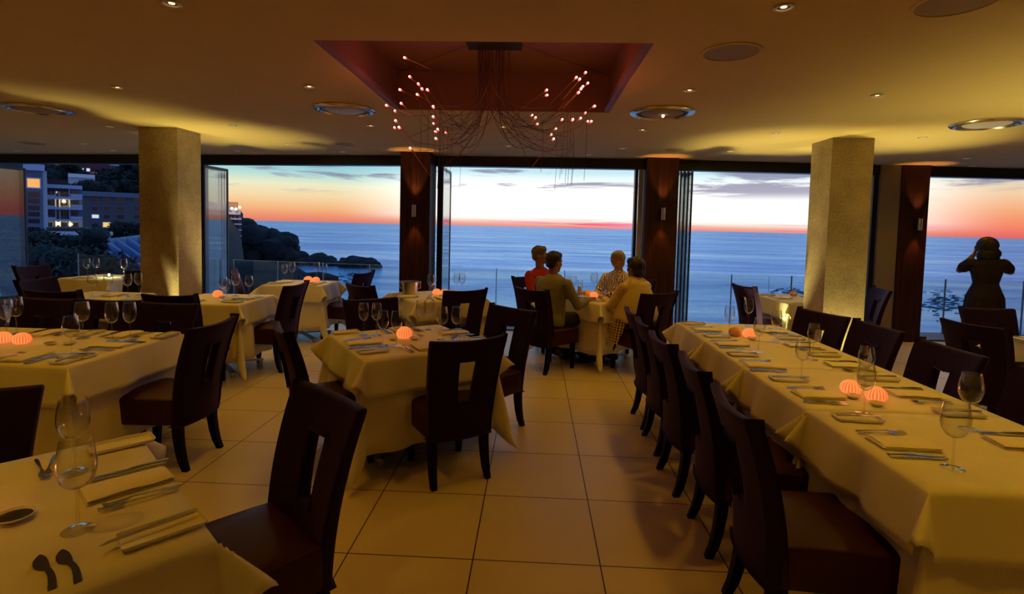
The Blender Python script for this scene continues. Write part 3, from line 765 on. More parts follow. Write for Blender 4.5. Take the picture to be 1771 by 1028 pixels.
GR = {'dinner_fork': 'steel forks on the tables', 'dinner_knife': 'steel knives on the tables', 'butter_knife': 'dark butter knives on the near left table', 'napkin': 'folded cream napkins on the tables', 'side_plate': 'rectangular white side plates on the tables'}
CA = {'dinner_fork': 'fork', 'dinner_knife': 'knife', 'butter_knife': 'knife', 'napkin': 'napkin', 'side_plate': 'plate'}
def put(kind, x, y, ang, label, z=TOP):
    o = bpy.data.objects.new(kind, ME[kind]); COL.objects.link(o); o.location = (x, y, z); o.rotation_euler.z = ang
    return tag(o, label, CA[kind], GR[kind])
jr = random.Random(11)
def setting(nx, ny, dx, dy, ph, plate=True, forks=2, knives=2, plate_off=.28, nap=True):
    """place setting about a napkin; (dx,dy) is where the diner looks"""
    d = Vector((dx, dy)).normalized(); l = Vector((-d.y, d.x)); c = Vector((nx, ny)); a = yaw_to(d.x, d.y)
    j = lambda s: jr.uniform(-s, s)
    if nap: put('napkin', c.x, c.y, a+j(.08), 'folded cream napkin '+ph)
    for k in range(forks): p = c+l*(.105+.026*k)+d*(-.02+.008*k+j(.006)); put('dinner_fork', p.x, p.y, a+j(.05), ('inner', 'outer')[k]+' steel fork '+ph)
    for k in range(knives): p = c-l*(.100+.022*k)+d*(-.02-.004*k+j(.006)); put('dinner_knife', p.x, p.y, a+j(.04), ('inner', 'outer')[k]+' steel knife '+ph)
    if plate:
        p = c+l*plate_off+d*(-.02+j(.01)); put('side_plate', p.x, p.y, a+j(.05), 'rectangular white side plate '+ph)
        q = p+l*j(.01); put('dinner_knife', q.x+d.x*.01, q.y+d.y*.01, a+.12+j(.1), 'steel knife lying across the side plate '+ph, z=TOP+.0165)
ORD = ('nearest place', 'second place', 'third place', 'fourth place', 'farthest place')
for (x, y), ph in zip([(1.485, 2.12), (1.475, 2.73), (1.445, 3.30), (1.465, 3.90), (1.455, 4.44)], ORD): setting(x, y, 1, 0, 'at the %s, left side of right row' % ph, plate=True)
for (x, y), ph in zip([(1.985, 2.17), (1.99, 2.80), (1.98, 3.37), (1.98, 3.93), (2.0, 4.46)], ORD): setting(x, y, -1, 0, 'at the %s, right side of right row' % ph)
# middle table
setting(-1.155, 3.56, .82, .573, 'at the left place of the middle table', plate_off=-.27)
put('side_plate', -1.40, 3.88, yaw_to(.82, .573), 'rectangular white side plate on the left corner of the middle table')
setting(-.735, 3.50, -.573, .82, 'at the near place of the middle table', plate=False)
setting(-.60, 3.99, -.82, -.573, 'at the right place of the middle table')
setting(-1.02, 4.02, .573, -.82, 'at the far place of the middle table', plate=False)
# long left table
setting(-2.70, 3.25, -1, 0, 'at the right end of the long left table')
setting(-2.93, 2.92, 0, 1, 'at the near right place, long left table', plate_off=-.28)
setting(-3.40, 3.54, 0, -1, 'at the far middle place, long left table')
setting(-2.86, 3.56, 0, -1, 'at the far right place, long left table')
setting(-3.62, 2.92, 0, 1, 'at the near left place, long left table', plate=False)
setting(-4.0, 3.54, 0, -1, 'at the far left place, long left table', plate=False)
# near left table
setting(-1.24, 1.545, -.672, -.741, 'on the near left table', plate=False)
put('side_plate', -1.485, 1.825, yaw_to(.741, -.672), 'rectangular white side plate on the rear corner of near left table').rotation_euler.z = yaw_to(-.672, -.741)
put('side_plate', -.965, 1.32, yaw_to(-.672, -.741), 'rectangular white side plate under a knife, near left table')
put('dinner_knife', -.99, 1.305, yaw_to(-.60, -.80), 'steel knife lying across the plate of the near left table', z=TOP+.0165)
a = yaw_to(.70, -.70)
put('dinner_fork', -1.60, 1.625, a+.1, 'steel fork of the crossing pair on the rear left of near table, left one')
put('dinner_fork', -1.575, 1.635, a-.15, 'steel fork of the crossing pair on the rear left of near table, right one', z=TOP+.004)
put('butter_knife', -1.125, 1.145, yaw_to(-.75, .62), 'dark round-bladed butter knife on near left table, left of the two')
put('butter_knife', -1.09, 1.17, yaw_to(-.75, .60), 'dark round-bladed butter knife on near left table, right of the two')
setting(-3.03, 5.42, -1, 0, 'at the right place, table beside the left pillar', plate_off=.26)
setting(-3.42, 5.13, 0, 1, 'at the near place, table beside the left pillar', plate=False, forks=1, knives=1)
setting(-2.93, 6.95, -1, 0, 'at the right place of the candlelit window table', plate_off=.22, forks=1, knives=1)
setting(-3.36, 6.98, 1, 0, 'at the left place of the candlelit window table', plate_off=-.2, forks=1, knives=1)
setting(-1.42, 5.90, .8, .6, 'at the left place of the ice bucket table', forks=1, knives=1, plate_off=.2)
setting(-1.02, 5.86, -.573, .82, 'at the near place of the ice bucket table', plate=False, forks=2, knives=0)
setting(3.14, 6.78, 1, .15, 'at the window table behind the right pillar', forks=2, knives=1, plate_off=.27)
setting(4.20, 4.40, 0, -1, 'on the table cut by the right picture edge', plate=True, plate_off=-.2)
setting(-6.0, 6.84, 1, .1, 'on the far left window table', plate=False, forks=1, knives=1)
setting(-4.42, 5.36, -.2, 1, 'on the small table left of the pillar', plate=False, forks=1, knives=1)

# wine glasses
def glass_parts(s, bowl, h):
    """bowl radius, height"""
    e = empty('wine_glass'); sh = h*.47
    bm = NB(); lathe(bm, [(.036*s, .0008), (.0365*s, .002), (.020, .004), (.008, .0075), (.0042, .015), (.0036, sh*.5), (.0040, sh*.9), (.007, sh), (0, sh+.002)], 28); obj('stem', bm, M_stem, e)
    hb = h-sh; pr = [(.001, 0), (.35, .02), (.62, .08), (.84, .20), (.96, .34), (1., .46), (.98, .60), (.92, .76), (.84, .90), (.79, 1.)]
    bm = NB(); lathe(bm, [(bowl*r_, sh+hb*z) for r_, z in pr]+[(bowl*.79-.0012, h)]+[(max(bowl*r_-.0012, .0005), sh+hb*z+.0012) for r_, z in pr[::-1][1:]], 32, caps=False); obj('bowl', bm, M_glass, e)
    return e
GB = glass_parts(1., .044, .238); GS = glass_parts(.95, .0385, .240)
first = {'b': True, 's': True}
def wglass(x, y, kind, label, z=TOP, sc=1.):
    src = GB if kind == 'b' else GS
    e = src if first[kind] else copy_tree(src); first[kind] = False
    e.location = (x, y, z); e.scale = (sc,)*3; tag(e, label, 'wine glass', 'wine glasses on the tables')
G = [(-1.19, 1.31, 'b', 'large wine glass at the front of the near left table', 1.03), (-1.47, 1.61, 'b', 'large wine glass at the rear of the near left table', 1.03),
 (-1.24, 3.81, 's', 'wine glass on the middle table, leftmost of eight', 1), (-1.15, 3.83, 's', 'wine glass on the middle table, second from the left', 1), (-1.01, 3.51, 's', 'wine glass on the middle table, third from the left', 1), (-.92, 3.52, 's', 'wine glass on the middle table just left of the candle', 1),
 (-.87, 4.05, 's', 'wine glass on the middle table, left of the rear pair', 1), (-.81, 4.10, 's', 'wine glass on the middle table, right of the rear pair', 1), (-.65, 3.76, 'b', 'round-bowled wine glass on the middle table near the chair back', 1), (-.55, 3.78, 's', 'wine glass on the middle table, rightmost of eight', 1),
 (1.57, 4.25, 's', 'wine glass on the far end of the right row, leftmost', 1), (1.90, 4.70, 's', 'wine glass at the back edge of the right row', 1), (1.57, 3.69, 's', 'wine glass in front of the far candles of the right row', 1), (1.86, 4.08, 's', 'wine glass right of the far candles of the right row', 1), (1.53, 3.02, 's', 'wine glass on the left side of the right row, below the pillar', 1), (1.85, 3.52, 's', 'wine glass on the right side of the right row, below the pillar', 1),
 (1.55, 2.48, 's', 'wine glass in front of the near candles of the right row', 1), (1.84, 2.95, 'b', 'wine glass behind the near candles of the right row', .92), (1.52, 1.92, 'b', 'large nearest wine glass at the front of the right row', 1.03), (1.90, 2.33, 'b', 'large wine glass near the right edge, in front of a dark chair', 1.03),
 (-2.73, 2.99, 'b', 'wine glass nearest the front edge of the long left table', 1), (-3.05, 3.43, 'b', 'broad wine glass at the back of the long left table, centre', 1.05), (-2.81, 3.39, 's', 'wine glass at the back right of the long left table, left one', 1.08), (-2.71, 3.42, 's', 'wine glass at the back right of the long left table, right one', 1.08), (-3.55, 3.39, 's', 'wine glass near the left picture edge, front one', 1.08), (-3.59, 3.50, 's', 'wine glass near the left picture edge, rear one', 1.08), (-3.50, 3.12, 'b', 'wine glass cut by the left picture edge on the long left table', 1),
 (-3.21, 5.32, 'b', 'wine glass on the table beside the left pillar, leftmost', 1), (-3.12, 5.23, 's', 'wine glass on the table beside the left pillar, nearest', .92), (-3.24, 5.60, 'b', 'tallest wine glass on the table beside the left pillar', 1.02), (-3.08, 5.58, 'b', 'wine glass on the table beside the left pillar, rightmost', .95),
 (-3.38, 7.02, 's', 'wine glass on the candlelit window table, leftmost', 1), (-3.34, 7.16, 's', 'wine glass on the candlelit window table, second from the left', 1.05), (-3.02, 7.22, 's', 'wine glass on the candlelit window table behind the candles', 1.1), (-2.90, 7.20, 's', 'wine glass on the candlelit window table, rightmost', 1),
 (-1.18, 6.02, 's', 'wine glass on the ice bucket table, front of a close pair', 1.05), (-1.18, 6.16, 's', 'wine glass on the ice bucket table, rear of a close pair', 1.05), (-.93, 6.36, 's', 'faint wine glass before the sea, left of two', 1.05), (-.86, 6.34, 's', 'faint wine glass before the sea, right of two', 1.05),
 (.42, 6.60, 's', 'wine glass on the diners table, leftmost', 1), (.50, 6.54, 's', 'wine glass on the diners table beside the beer', 1), (.78, 6.80, 'b', 'large wine glass behind the candle of the diners table', 1.1), (.80, 6.30, 'b', 'wine glass right of the candle of the diners table', .95), (.96, 6.68, 's', 'wine glass on the diners table before the short-haired woman', 1), (1.02, 6.46, 's', 'wine glass on the diners table before the yellow shawl', 1),
 (-6.10, 6.95, 's', 'wine glass on the far left window table, leftmost', 1.05), (-6.03, 7.02, 's', 'wine glass on the far left window table, second from the left', 1.05), (-5.66, 7.05, 's', 'wine glass on the far left window table, third from the left', 1.05), (-5.60, 6.98, 's', 'wine glass on the far left window table, rightmost', 1.05),
 (-4.53, 5.22, 'b', 'wine glass on the small table left of the pillar, leftmost', 1), (-4.45, 5.33, 'b', 'wine glass on the small table left of the pillar, second', 1), (-4.24, 5.33, 'b', 'wine glass close to the pillar on the small table, front one', 1), (-4.21, 5.44, 's', 'wine glass close to the pillar on the small table, rear one', 1)]
for x, y, k, lb, sc in G: wglass(x, y, k, lb, sc=sc)

# shell candle lamps
def shell(x, y, label, r_=.046, lit=True, z=TOP, power=.55):
    e = empty('shell_candle', (x, y, z)); tag(e, label, 'candle lamp', 'sea urchin shell candle lamps')
    e.rotation_euler.z = jr.uniform(0, 3)
    bm = NB(); n = 40
    pr = [(.55, 0), (.80, .10), (.97, .36), (1., .62), (.90, .95), (.70, 1.20), (.42, 1.36), (.16, 1.42), (.10, 1.42)]
    lathe(bm, [(r_*a, r_*b) for a, b in pr], n, caps=True, rf=lambda a, z_: 1+.018*math.cos(20*a)); obj('shell_shade', bm, M_shell if lit else M_shell_dim, e)
    bm = NB(); lathe(bm, [(r_*.6, .0005), (r_*.62, .004), (r_*.5, .006), (0, .006)], 24); obj('base', bm, M_china, e)
    if lit: lamp('POINT', 'lamp_light', (0, 0, r_*1.0), power, (1, .30, .12), e, shadow_soft_size=r_*.9).data.use_shadow = True
def bowl(x, y, label, sauce=False, r_=.042):
    e = empty('sauce_dish', (x, y, TOP)); tag(e, label, 'dish', 'small dishes beside the candles')
    bm = NB(); lathe(bm, [(r_*.5, 0), (r_*.55, .001), (r_*.95, .012), (r_, .016), (r_*.96, .0165), (r_*.8, .008), (r_*.4, .004), (0, .004)], 28); obj('bowl', bm, M_china, e)
    if sauce:
        bm = NB(); lathe(bm, [(0, .0105), (r_*.86, .0105), (r_*.80, .008), (0, .008)], 28); obj('sauce', bm, M_sauce, e)
C = [(-.93, 3.78, 'glowing orange shell candle on the middle table', .058, True), (1.715, 4.215, 'glowing orange shell candle, far pair of the right row', .05, True), (1.62, 4.25, 'unlit shell beside the far candle of the right row', .05, False),
 (1.675, 2.80, 'glowing orange shell candle, left of the near pair on right row', .05, True), (1.735, 2.69, 'glowing orange shell candle, right of the near pair on right row', .05, True),
 (-3.29, 3.24, 'glowing orange shell candle on the long left table, right one', .05, True), (-3.43, 3.25, 'glowing orange shell candle on the long left table, cut by picture edge', .05, True),
 (-3.38, 5.50, 'glowing shell candle on the table beside the left pillar', .05, True), (-3.07, 7.06, 'glowing shell candle on the window table, left of two', .058, True), (-2.97, 7.08, 'glowing shell candle on the window table, right of two', .052, True),
 (-1.14, 6.18, 'glowing shell candle on the ice bucket table, left of two', .05, True), (-1.04, 6.14, 'glowing shell candle on the ice bucket table, right of two', .05, True), (.73, 6.33, 'glowing shell candle on the table of the four diners', .05, True), (.66, 6.45, 'dim shell beside the candle of the four diners', .052, False),
 (3.42, 7.06, 'dim peach shell on the window table behind the right pillar', .048, False), (-1.56, 1.30, 'glowing shell candle on the near left table at the picture edge', .05, True)]
for x, y, lb, r_, lit in C: shell(x, y, lb, r_, lit)
D = [(-1.40, 1.345, 'round dish of dark sauce on the near left table', True), (-.99, 3.70, 'small round dish left of the middle table candle', False), (-.845, 3.73, 'small round dish right of the middle table candle', False), (-.83, 3.84, 'small dish of dark sauce behind the middle table candle', True), (1.70, 4.12, 'small white dish below the far candle of the right row', False), (1.64, 2.72, 'small white dish, left of two by the near candles', False), (1.69, 2.61, 'small white dish, right of two by the near candles', False), (-3.10, 3.24, 'small dish of dark sauce on the long left table', True), (-2.99, 3.26, 'small empty white dish on the long left table', False), (-3.30, 5.45, 'small dish by the candle beside the left pillar', False), (-1.05, 6.04, 'small dish in front of the ice bucket table candles', False), (3.50, 7.0, 'small dish beside the peach shell behind the right pillar', False), (.64, 6.30, 'small dish left of the diners candle', False)]
for x, y, lb, s in D: bowl(x, y, lb, s, .045 if 'near left' in lb else .034)

# green-yellow tealight at the far left table
e = empty('glass_tealight', (-5.80, 6.96, TOP)); tag(e, 'bright yellow-green tealight in a glass on the far left window table', 'candle')
bm = NB(); lathe(bm, [(.03, 0), (.034, .002), (.036, .05), (.034, .05), (.031, .004), (0, .004)], 24, caps=False); obj('glass_cup', bm, M_glass, e)
bm = NB(); ball(bm, (0, 0, .035), .012, 2, (1, 1, 1.5)); obj('flame', bm, emis('tealight_flame', (1., .95, .35), 30.), e)
lamp('POINT', 'lamp_light', (0, 0, .06), 1.2, (.9, 1, .3), e, shadow_soft_size=.02)

# ice bucket
e = empty('ice_bucket', (-1.44, 6.10, TOP)); tag(e, 'steel ice bucket on the table left of the middle window', 'ice bucket')
bm = NB(); lathe(bm, [(.078, 0), (.084, .003), (.096, .15), (.104, .155), (.104, .160), (.094, .158), (.080, .01), (0, .008)], 36); obj('bucket', bm, M_alu, e)
for s in (-1, 1):
    bm = NB(); tube(bm, [(s*.092, 0, .135), (s*.118, 0, .132), (s*.122, 0, .085), (s*.100, 0, .075)], .006, 8); ball(bm, (s*.118, 0, .15), .012); obj('handle', bm, M_alu, e)

# drinks and boards on the diners' table
def tumbler(x, y, r0, r1, h, label, beer=False, name='drinking_glass'):
    e = empty(name, (x, y, TOP)); tag(e, label, 'glass')
    bm = NB(); lathe(bm, [(0, 0), (r0, 0), (r1, h), (r1-.0015, h), (r0-.002, .006), (0, .006)], 26, caps=False); obj('glass_body', bm, M_glass, e)
    if beer: bm = NB(); lathe(bm, [(0, .007), (r0-.003, .007), (r0+(r1-r0)*.62-.002, h*.62), (0, h*.62)], 24); obj('beer', bm, M_beer, e)
tumbler(.57, 6.42, .026, .033, .20, 'tall glass two-thirds full of amber beer on the diners table', True, 'beer_glass')
tumbler(.91, 6.52, .028, .032, .085, 'short water tumbler on the diners table')
tumbler(.87, 6.62, .022, .028, .22, 'tall empty flute on the diners table')
def board(x, y, deg, label):
    bm = NB(); box(bm, -.17, .17, -.115, .115, 0, .012); bevel(bm, .003); o = obj('menu_board', bm, plain('dark_menu_leather', (.035, .012, .018), .35), loc=(x, y, TOP), rz=R(deg)); tag(o, label, 'menu', 'dark menus before the diners')
board(.50, 6.20, -45, 'dark closed menu lying before the man in the grey shirt')
board(1.00, 6.24, 45, 'dark closed menu lying before the woman in the yellow shawl')
board(.53, 6.74, -135, 'dark closed menu lying before the man in the red shirt'); board(1.03, 6.80, 135, 'dark closed menu lying before the short-haired woman')
put('side_plate', .73, 6.02, R(90), 'rectangular white side plate at the front corner of diners table')
put('dinner_knife', .74, 6.02, R(70), 'steel knife on the plate at the front corner of diners table', z=TOP+.0165)

# thin rod lamp on the right window table
e = empty('thin_table_rod', (3.12, 7.12, TOP)); tag(e, 'thin upright dark rod on a small round tray on the right window table', 'card holder')
bm = NB(); lathe(bm, [(0, 0), (.055, 0), (.058, .010), (.052, .008), (0, .005)], 28); obj('tray', bm, M_china, e)
bm = NB(); tube(bm, [(0, 0, .006), (.002, 0, .24)], .0025, 6); obj('rod', bm, M_black, e)

# ------------------------------------------------------------------ people
def limb(bm, pts, rad, n=14):
    """tapered limb with a ball at every joint"""
    pts = [Vector(p) for p in pts]
    for p, r_ in zip(pts, rad): ball(bm, p, r_, 2)
    for a, b, r0, r1 in zip(pts, pts[1:], rad, rad[1:]): tube(bm, [a.lerp(b, t/4) for t in range(5)], [r0+(r1-r0)*t/4 for t in range(5)], n)
def rings(bm, rs, n=24):
    """stack of ellipse rings (cx,cy,z,rx,ry)"""
    prev = None; first_ = None
    for cx, cy, z, rx, ry in rs:
        r_ = [bm.verts.new((cx+rx*math.cos(2*PI*k/n), cy+ry*math.sin(2*PI*k/n), z)) for k in range(n)]
        if prev:
            for k in range(n): bm.faces.new((prev[k], prev[(k+1) % n], r_[(k+1) % n], r_[k]))
        else: bm.faces.new(r_[::-1])
        prev = r_
    bm.faces.new(prev)
def fuse(name, bm, mat, parent, vox, smooth=3):
    o = obj(name, bm, mat, parent)
    md = o.modifiers.new('r', 'REMESH'); md.mode = 'VOXEL'; md.voxel_size = vox
    if smooth: s = o.modifiers.new('s', 'SMOOTH'); s.iterations = smooth; s.factor = .5
    bake(o)
    if not o.data.materials: o.data.materials.append(mat)
    return o
def hand(bm, wrist, direction, palm_n, side, curl=.5, s=1.):
    """palm, four fingers of different length and a thumb leaving the side of the palm"""
    w_ = Vector(wrist); d = Vector(direction).normalized(); nrm = Vector(palm_n); nrm = (nrm-d*nrm.dot(d)).normalized(); l = d.cross(nrm).normalized()*side
    c = w_+d*.045*s
    mt = Matrix((l, d, nrm)).transposed()
    g = bmesh.ops.create_icosphere(bm, subdivisions=2, radius=1.)
    for v_ in g['verts']: v_.co = mt @ Vector((v_.co.x*.040*s, v_.co.y*.052*s, v_.co.z*.017*s))+c
    for k, (off, L) in enumerate(((-.028, .066), (-.0095, .076), (.0095, .072), (.027, .056))):
        p = w_+d*.085*s+l*off*s; pts = [w_+d*.05*s+l*off*.8*s, p]; dd = d.copy(); 
        for seg, fr in enumerate((.45, .32, .23)):
            q = curl*(.5+.6*seg)*(.9+.08*k); dd = (d*math.cos(q)+nrm*(-math.sin(q))); p = p+dd*L*fr*s; pts.append(p)
        limb(bm, pts, [.0095*s, .0092*s, .0085*s, .0078*s, .0068*s], 8)
    t0 = w_+d*.03*s-l*.030*s; t1 = t0+(d*.6-l*.75-nrm*.2).normalized()*.035*s; t2 = t1+(d*.9-l*.25-nrm*.3).normalized()*.030*s
    limb(bm, [w_+d*.02*s-l*.012*s, t0, t1, t2], [.012*s, .011*s, .0095*s, .008*s], 8)
def head_bm(bm, c, yaw, pitch=0., s=1.):
    """skull, jaw, nose, brow, ears; +Y is the face before turning"""
    M3 = Matrix.Rotation(yaw, 3, 'Z') @ Matrix.Rotation(pitch, 3, 'X'); c = Vector(c)
    tmp = NB()
    ball(tmp, (0, -.012, .025), 1., 3, (.074*s, .092*s, .090*s)); ball(tmp, (0, .018, -.028), 1., 3, (.060*s, .070*s, .082*s)); ball(tmp, (0, .060*s, -.088*s), .026*s, 2)
    ball(tmp, (0, .086*s, .020*s), 1., 2, (.048*s, .010*s, .010*s))
    limb(tmp, [(0, .088*s, .008*s), (0, .099*s, -.022*s)], [.009*s, .0115*s], 8)
    ball(tmp, (0, .082*s, -.058*s), 1., 2, (.024*s, .010*s, .0055*s)); ball(tmp, (0, .080*s, -.068*s), 1., 2, (.020*s, .010*s, .006*s))
    for q in (-1, 1):
        ball(tmp, (q*.078*s, -.008, -.012), 1., 2, (.010*s, .018*s, .030*s)); ball(tmp, (q*.038*s, .060*s, -.025*s), 1., 2, (.020*s, .022*s, .022*s))
    for v_ in tmp.verts: v_.co = M3 @ v_.co+c
    me = bpy.data.meshes.new('t'); tmp.to_mesh(me); tmp.free(); bm.from_mesh(me); bpy.data.meshes.remove(me)
    return M3
def eyes(parent, c, M3, s=1.):
    for q in (-1, 1):
        bm = NB(); ball(bm, tuple(Vector(c)+M3 @ Vector((q*.030*s, .0705*s, .002*s))), .0110*s, 2); e = obj('eye', bm, plain('eye_white', (.6, .55, .5), .3), parent)
        bm = NB(); ball(bm, tuple(Vector(c)+M3 @ Vector((q*.030*s, .0785*s, .002*s))), .0048*s, 2); obj('iris', bm, plain('dark_iris', (.03, .02, .015), .2), e)
def hair(parent, c, M3, mat, lay, seed, s=1.):
    """lay: list of (x,y,z,rx,ry,rz) blobs fused and roughened"""
    bm = NB()
    for x, y, z, rx, ry, rz in lay: ball(bm, (x*s, y*s, z*s), 1., 3, (rx*s, ry*s, rz*s))
    o = fuse('hair', bm, mat, parent, .007, 1)
    for v_ in o.data.vertices:
        p = v_.co; n_ = noise.noise(Vector((p.x*45, p.y*45, p.z*14+seed)))*.006+noise.noise(Vector((p.x*120, p.y*120, p.z*30+seed)))*.003
        v_.co = M3 @ (p*(1+n_/.1)) + Vector(c)
    return o
SHORT = [(0, -.020, .040, .083, .096, .088), (0, .030, .075, .066, .055, .045), (0, -.055, -.015, .070, .050, .060)]
SKIN = plain('skin', (.32, .15, .09), .5, var=.08, scale=40.)
SKIN_D = plain('skin_dark', (.28, .12, .07), .5, var=.08, scale=40.)
def torso(bm, w_=1., lean=0., g=0.):
    L = lambda z: lean*(z-.50)
    rings(bm, [(0, -.02+L(z), z, (rx+g)*w_, (ry+g)*w_) for z, rx, ry in ((.47, .14, .11), (.50, .175, .135), (.56, .180, .135), (.64, .165, .120), (.72, .160, .118), (.82, .172, .120), (.90, .182, .118), (.96, .180, .105), (1.00, .150, .088), (1.03, .095, .066), (1.05, .056, .056))])
def seated(name_label, x, y, deg, lean, headc, headyaw, headpitch, arms, mats, hairlay, hairmat, wd=1., foot=True, seed=1, legs=None):
    """arms: [(shoulder, elbow, wrist, palm normal, side)]"""
    e = empty('person', (x, y, 0), R(deg)); tag(e, name_label, 'person')
    sk, shirt, trou, shoe = mats
    legs = legs or [((-.095, .0, .545), (-.12, .42, .53), (-.12, .40, .10)), ((.095, .0, .545), (.12, .42, .53), (.13, .44, .10))]
    bm = NB(); torso(bm, wd*.93, lean, -.008)
    hc = Vector(headc); nb = Vector((0, -.02+lean*.53, 1.02))
    limb(bm, [nb, nb.lerp(hc+Vector((0, -.02, -.06)), .6), hc+Vector((0, -.015, -.05))], [.058, .054, .054])
    M3 = head_bm(bm, hc, headyaw, headpitch)
    for sh, el_, wr, pn, sd in arms:
        limb(bm, [sh, Vector(sh).lerp(Vector(el_), .5), el_, Vector(el_).lerp(Vector(wr), .4), wr], [.046, .044, .036, .036, .025])
        hand(bm, wr, Vector(wr)-Vector(el_), pn, sd)
    for hp, kn, an in legs: limb(bm, [hp, Vector(hp).lerp(Vector(kn), .5), kn, Vector(kn).lerp(Vector(an), .35), an], [.078, .070, .050, .050, .033]); limb(bm, [an, Vector(an)+Vector((0, .05, -.04)), Vector(an)+Vector((0, .15, -.065))], [.034, .034, .026])
    fuse('body', bm, sk, e, .0065, 2); eyes(e, hc, M3)
    hair(e, hc, M3, hairmat, hairlay, seed)
    bm = NB(); torso(bm, wd, lean, .014)
    for sh, el_, wr, pn, sd in arms:
        limb(bm, [sh, Vector(sh).lerp(Vector(el_), .5), el_, Vector(el_).lerp(Vector(wr), .9)], [.066, .060, .052, .040])
    so = fuse('shirt', bm, shirt, e, .011, 4)
    for v_ in so.data.vertices:
        p = v_.co; v_.co = p+v_.normal*(.007*noise.noise(Vector((p.x*9, p.y*9, p.z*14+seed))))
    if trou:
        bm = NB(); rings(bm, [(0, -.02, .455, .14, .12), (0, -.02, .48, .185, .15), (0, -.02, .56, .192, .148), (0, -.02, .60, .180, .135)])
        for hp, kn, an in legs: limb(bm, [hp, Vector(hp).lerp(Vector(kn), .5), kn, Vector(kn).lerp(Vector(an), .4), Vector(an)+Vector((0, 0, -.01))], [.095, .088, .072, .066, .060])
        fuse('trousers', bm, trou, e, .012, 3)
    for hp, kn, an in legs:
        bm = NB(); a_ = Vector(an); limb(bm, [a_+Vector((0, -.035, -.058)), a_+Vector((0, .06, -.060)), a_+Vector((0, .155, -.066))], [.040, .042, .034]); limb(bm, [a_+Vector((0, -.01, -.02)), a_+Vector((0, 0, -.05))], [.046, .044])
        for v_ in bm.verts: v_.co.z = max(v_.co.z, .002)
        fuse('shoe', bm, shoe, e, .009, 2)
    return e, hc, M3
M_grey = plain('grey_shirt_cloth', (.20, .19, .12), .85, var=.08, scale=30., bump=.3)
M_red = plain('red_shirt_cloth', (.34, .006, .014), .8, var=.1, scale=30., bump=.3)
M_yel = plain('yellow_shawl_cloth', (.58, .45, .20), .9, var=.1, scale=40., bump=.4)
def b_print(t):
    g = t.n('ShaderNodeTexCoord').outputs['Object']; wv = t.n('ShaderNodeTexWave', ins={'Vector': g, 'Scale': 11., 'Distortion': 14., 'Detail': 2.})
    return princ(t, t.mix(t.maprange(wv.outputs[1], .28, .36), (.05, .03, .03), (.80, .68, .52)), .85).outputs[0]
M_print = material('patterned_blouse', b_print)
M_trou = plain('black_trousers', (.008, .009, .014), .8)
M_shoe = plain('dark_shoe', (.02, .012, .012), .4)
M_hb = plain('dark_brown_hair', (.035, .018, .012), .6, var=.3, scale=60.)
M_hk = plain('black_hair', (.012, .008, .010), .5)
M_hg = plain('greying_hair', (.10, .07, .055), .6, var=.3, scale=60.)
M_hl = plain('light_brown_hair', (.30, .22, .13), .6, var=.3, scale=60.)
# man in grey shirt: near left side of the diners' table
seated('man seen from behind in a grey-green shirt and black trousers, seated at the diners table', .20, 5.90, -45, .10, (0.0, .045, 1.185), R(-8), R(-4),
       [((-.205, .03, .955), (-.27, .16, .735), (-.16, .40, .765), (0, 0, 1), 1), ((.205, .03, .955), (.285, .13, .72), (.24, .36, .765), (0, 0, 1), -1)],
       (SKIN, M_grey, M_trou, M_shoe), SHORT, M_hk, 1.04, seed=2)
# man in red shirt: far left side
seated('man in a red shirt turned towards the sea, seated beside the window', .08, 6.86, -135, .06, (0.02, .02, 1.21), R(35), R(2),
       [((-.205, .02, .955), (-.27, .10, .72), (-.16, .33, .775), (0, 0, 1), 1), ((.205, .02, .955), (.27, .12, .72), (.14, .34, .775), (0, 0, 1), -1)],
       (SKIN, M_red, M_trou, M_shoe), SHORT, M_hg, 1.0, seed=5)
# woman in yellow shawl: near right side
ew, hcw, M3w = seated('woman with short dark hair seen from behind in a pale yellow crocheted shawl', 1.15, 5.90, 38, .08, (-.0, .035, 1.145), R(6), R(-3),
       [((-.185, .03, .93), (-.25, .14, .72), (-.12, .37, .765), (0, 0, 1), 1), ((.185, .03, .93), (.25, .14, .72), (.14, .36, .765), (0, 0, 1), -1)],
       (SKIN_D, M_yel, plain('dark_red_dress', (.10, .010, .022), .8), M_shoe), [(0, -.022, .028, .092, .102, .098), (0, -.05, -.045, .086, .062, .068), (0, .035, .07, .07, .055, .05)], M_hk, .96, seed=8)
def b_crochet(t):
    g = t.n('ShaderNodeTexCoord').outputs['Object']
    mp = t.n('ShaderNodeMapping'); t.put(mp, 0, g); mp.inputs['Rotation'].default_value = (0, 0, R(20)); s = t.n('ShaderNodeSeparateXYZ'); t.put(s, 0, mp.outputs[0])
    q = lambda o, k: t.math('ABSOLUTE', t.math('SINE', t.math('MULTIPLY', o, k)))
    hole = t.math('MULTIPLY', t.math('GREATER_THAN', q(s.outputs[1], 105.), .42), t.math('GREATER_THAN', q(s.outputs[2], 105.), .42))
    tr = t.n('ShaderNodeBsdfTransparent'); d = princ(t, (.76, .60, .26), .9)
    mx = t.n('ShaderNodeMixShader'); t.put(mx, 0, hole); t.t.links.new(d.outputs[0], mx.inputs[1]); t.t.links.new(tr.outputs[0], mx.inputs[2]); return mx.outputs[0]
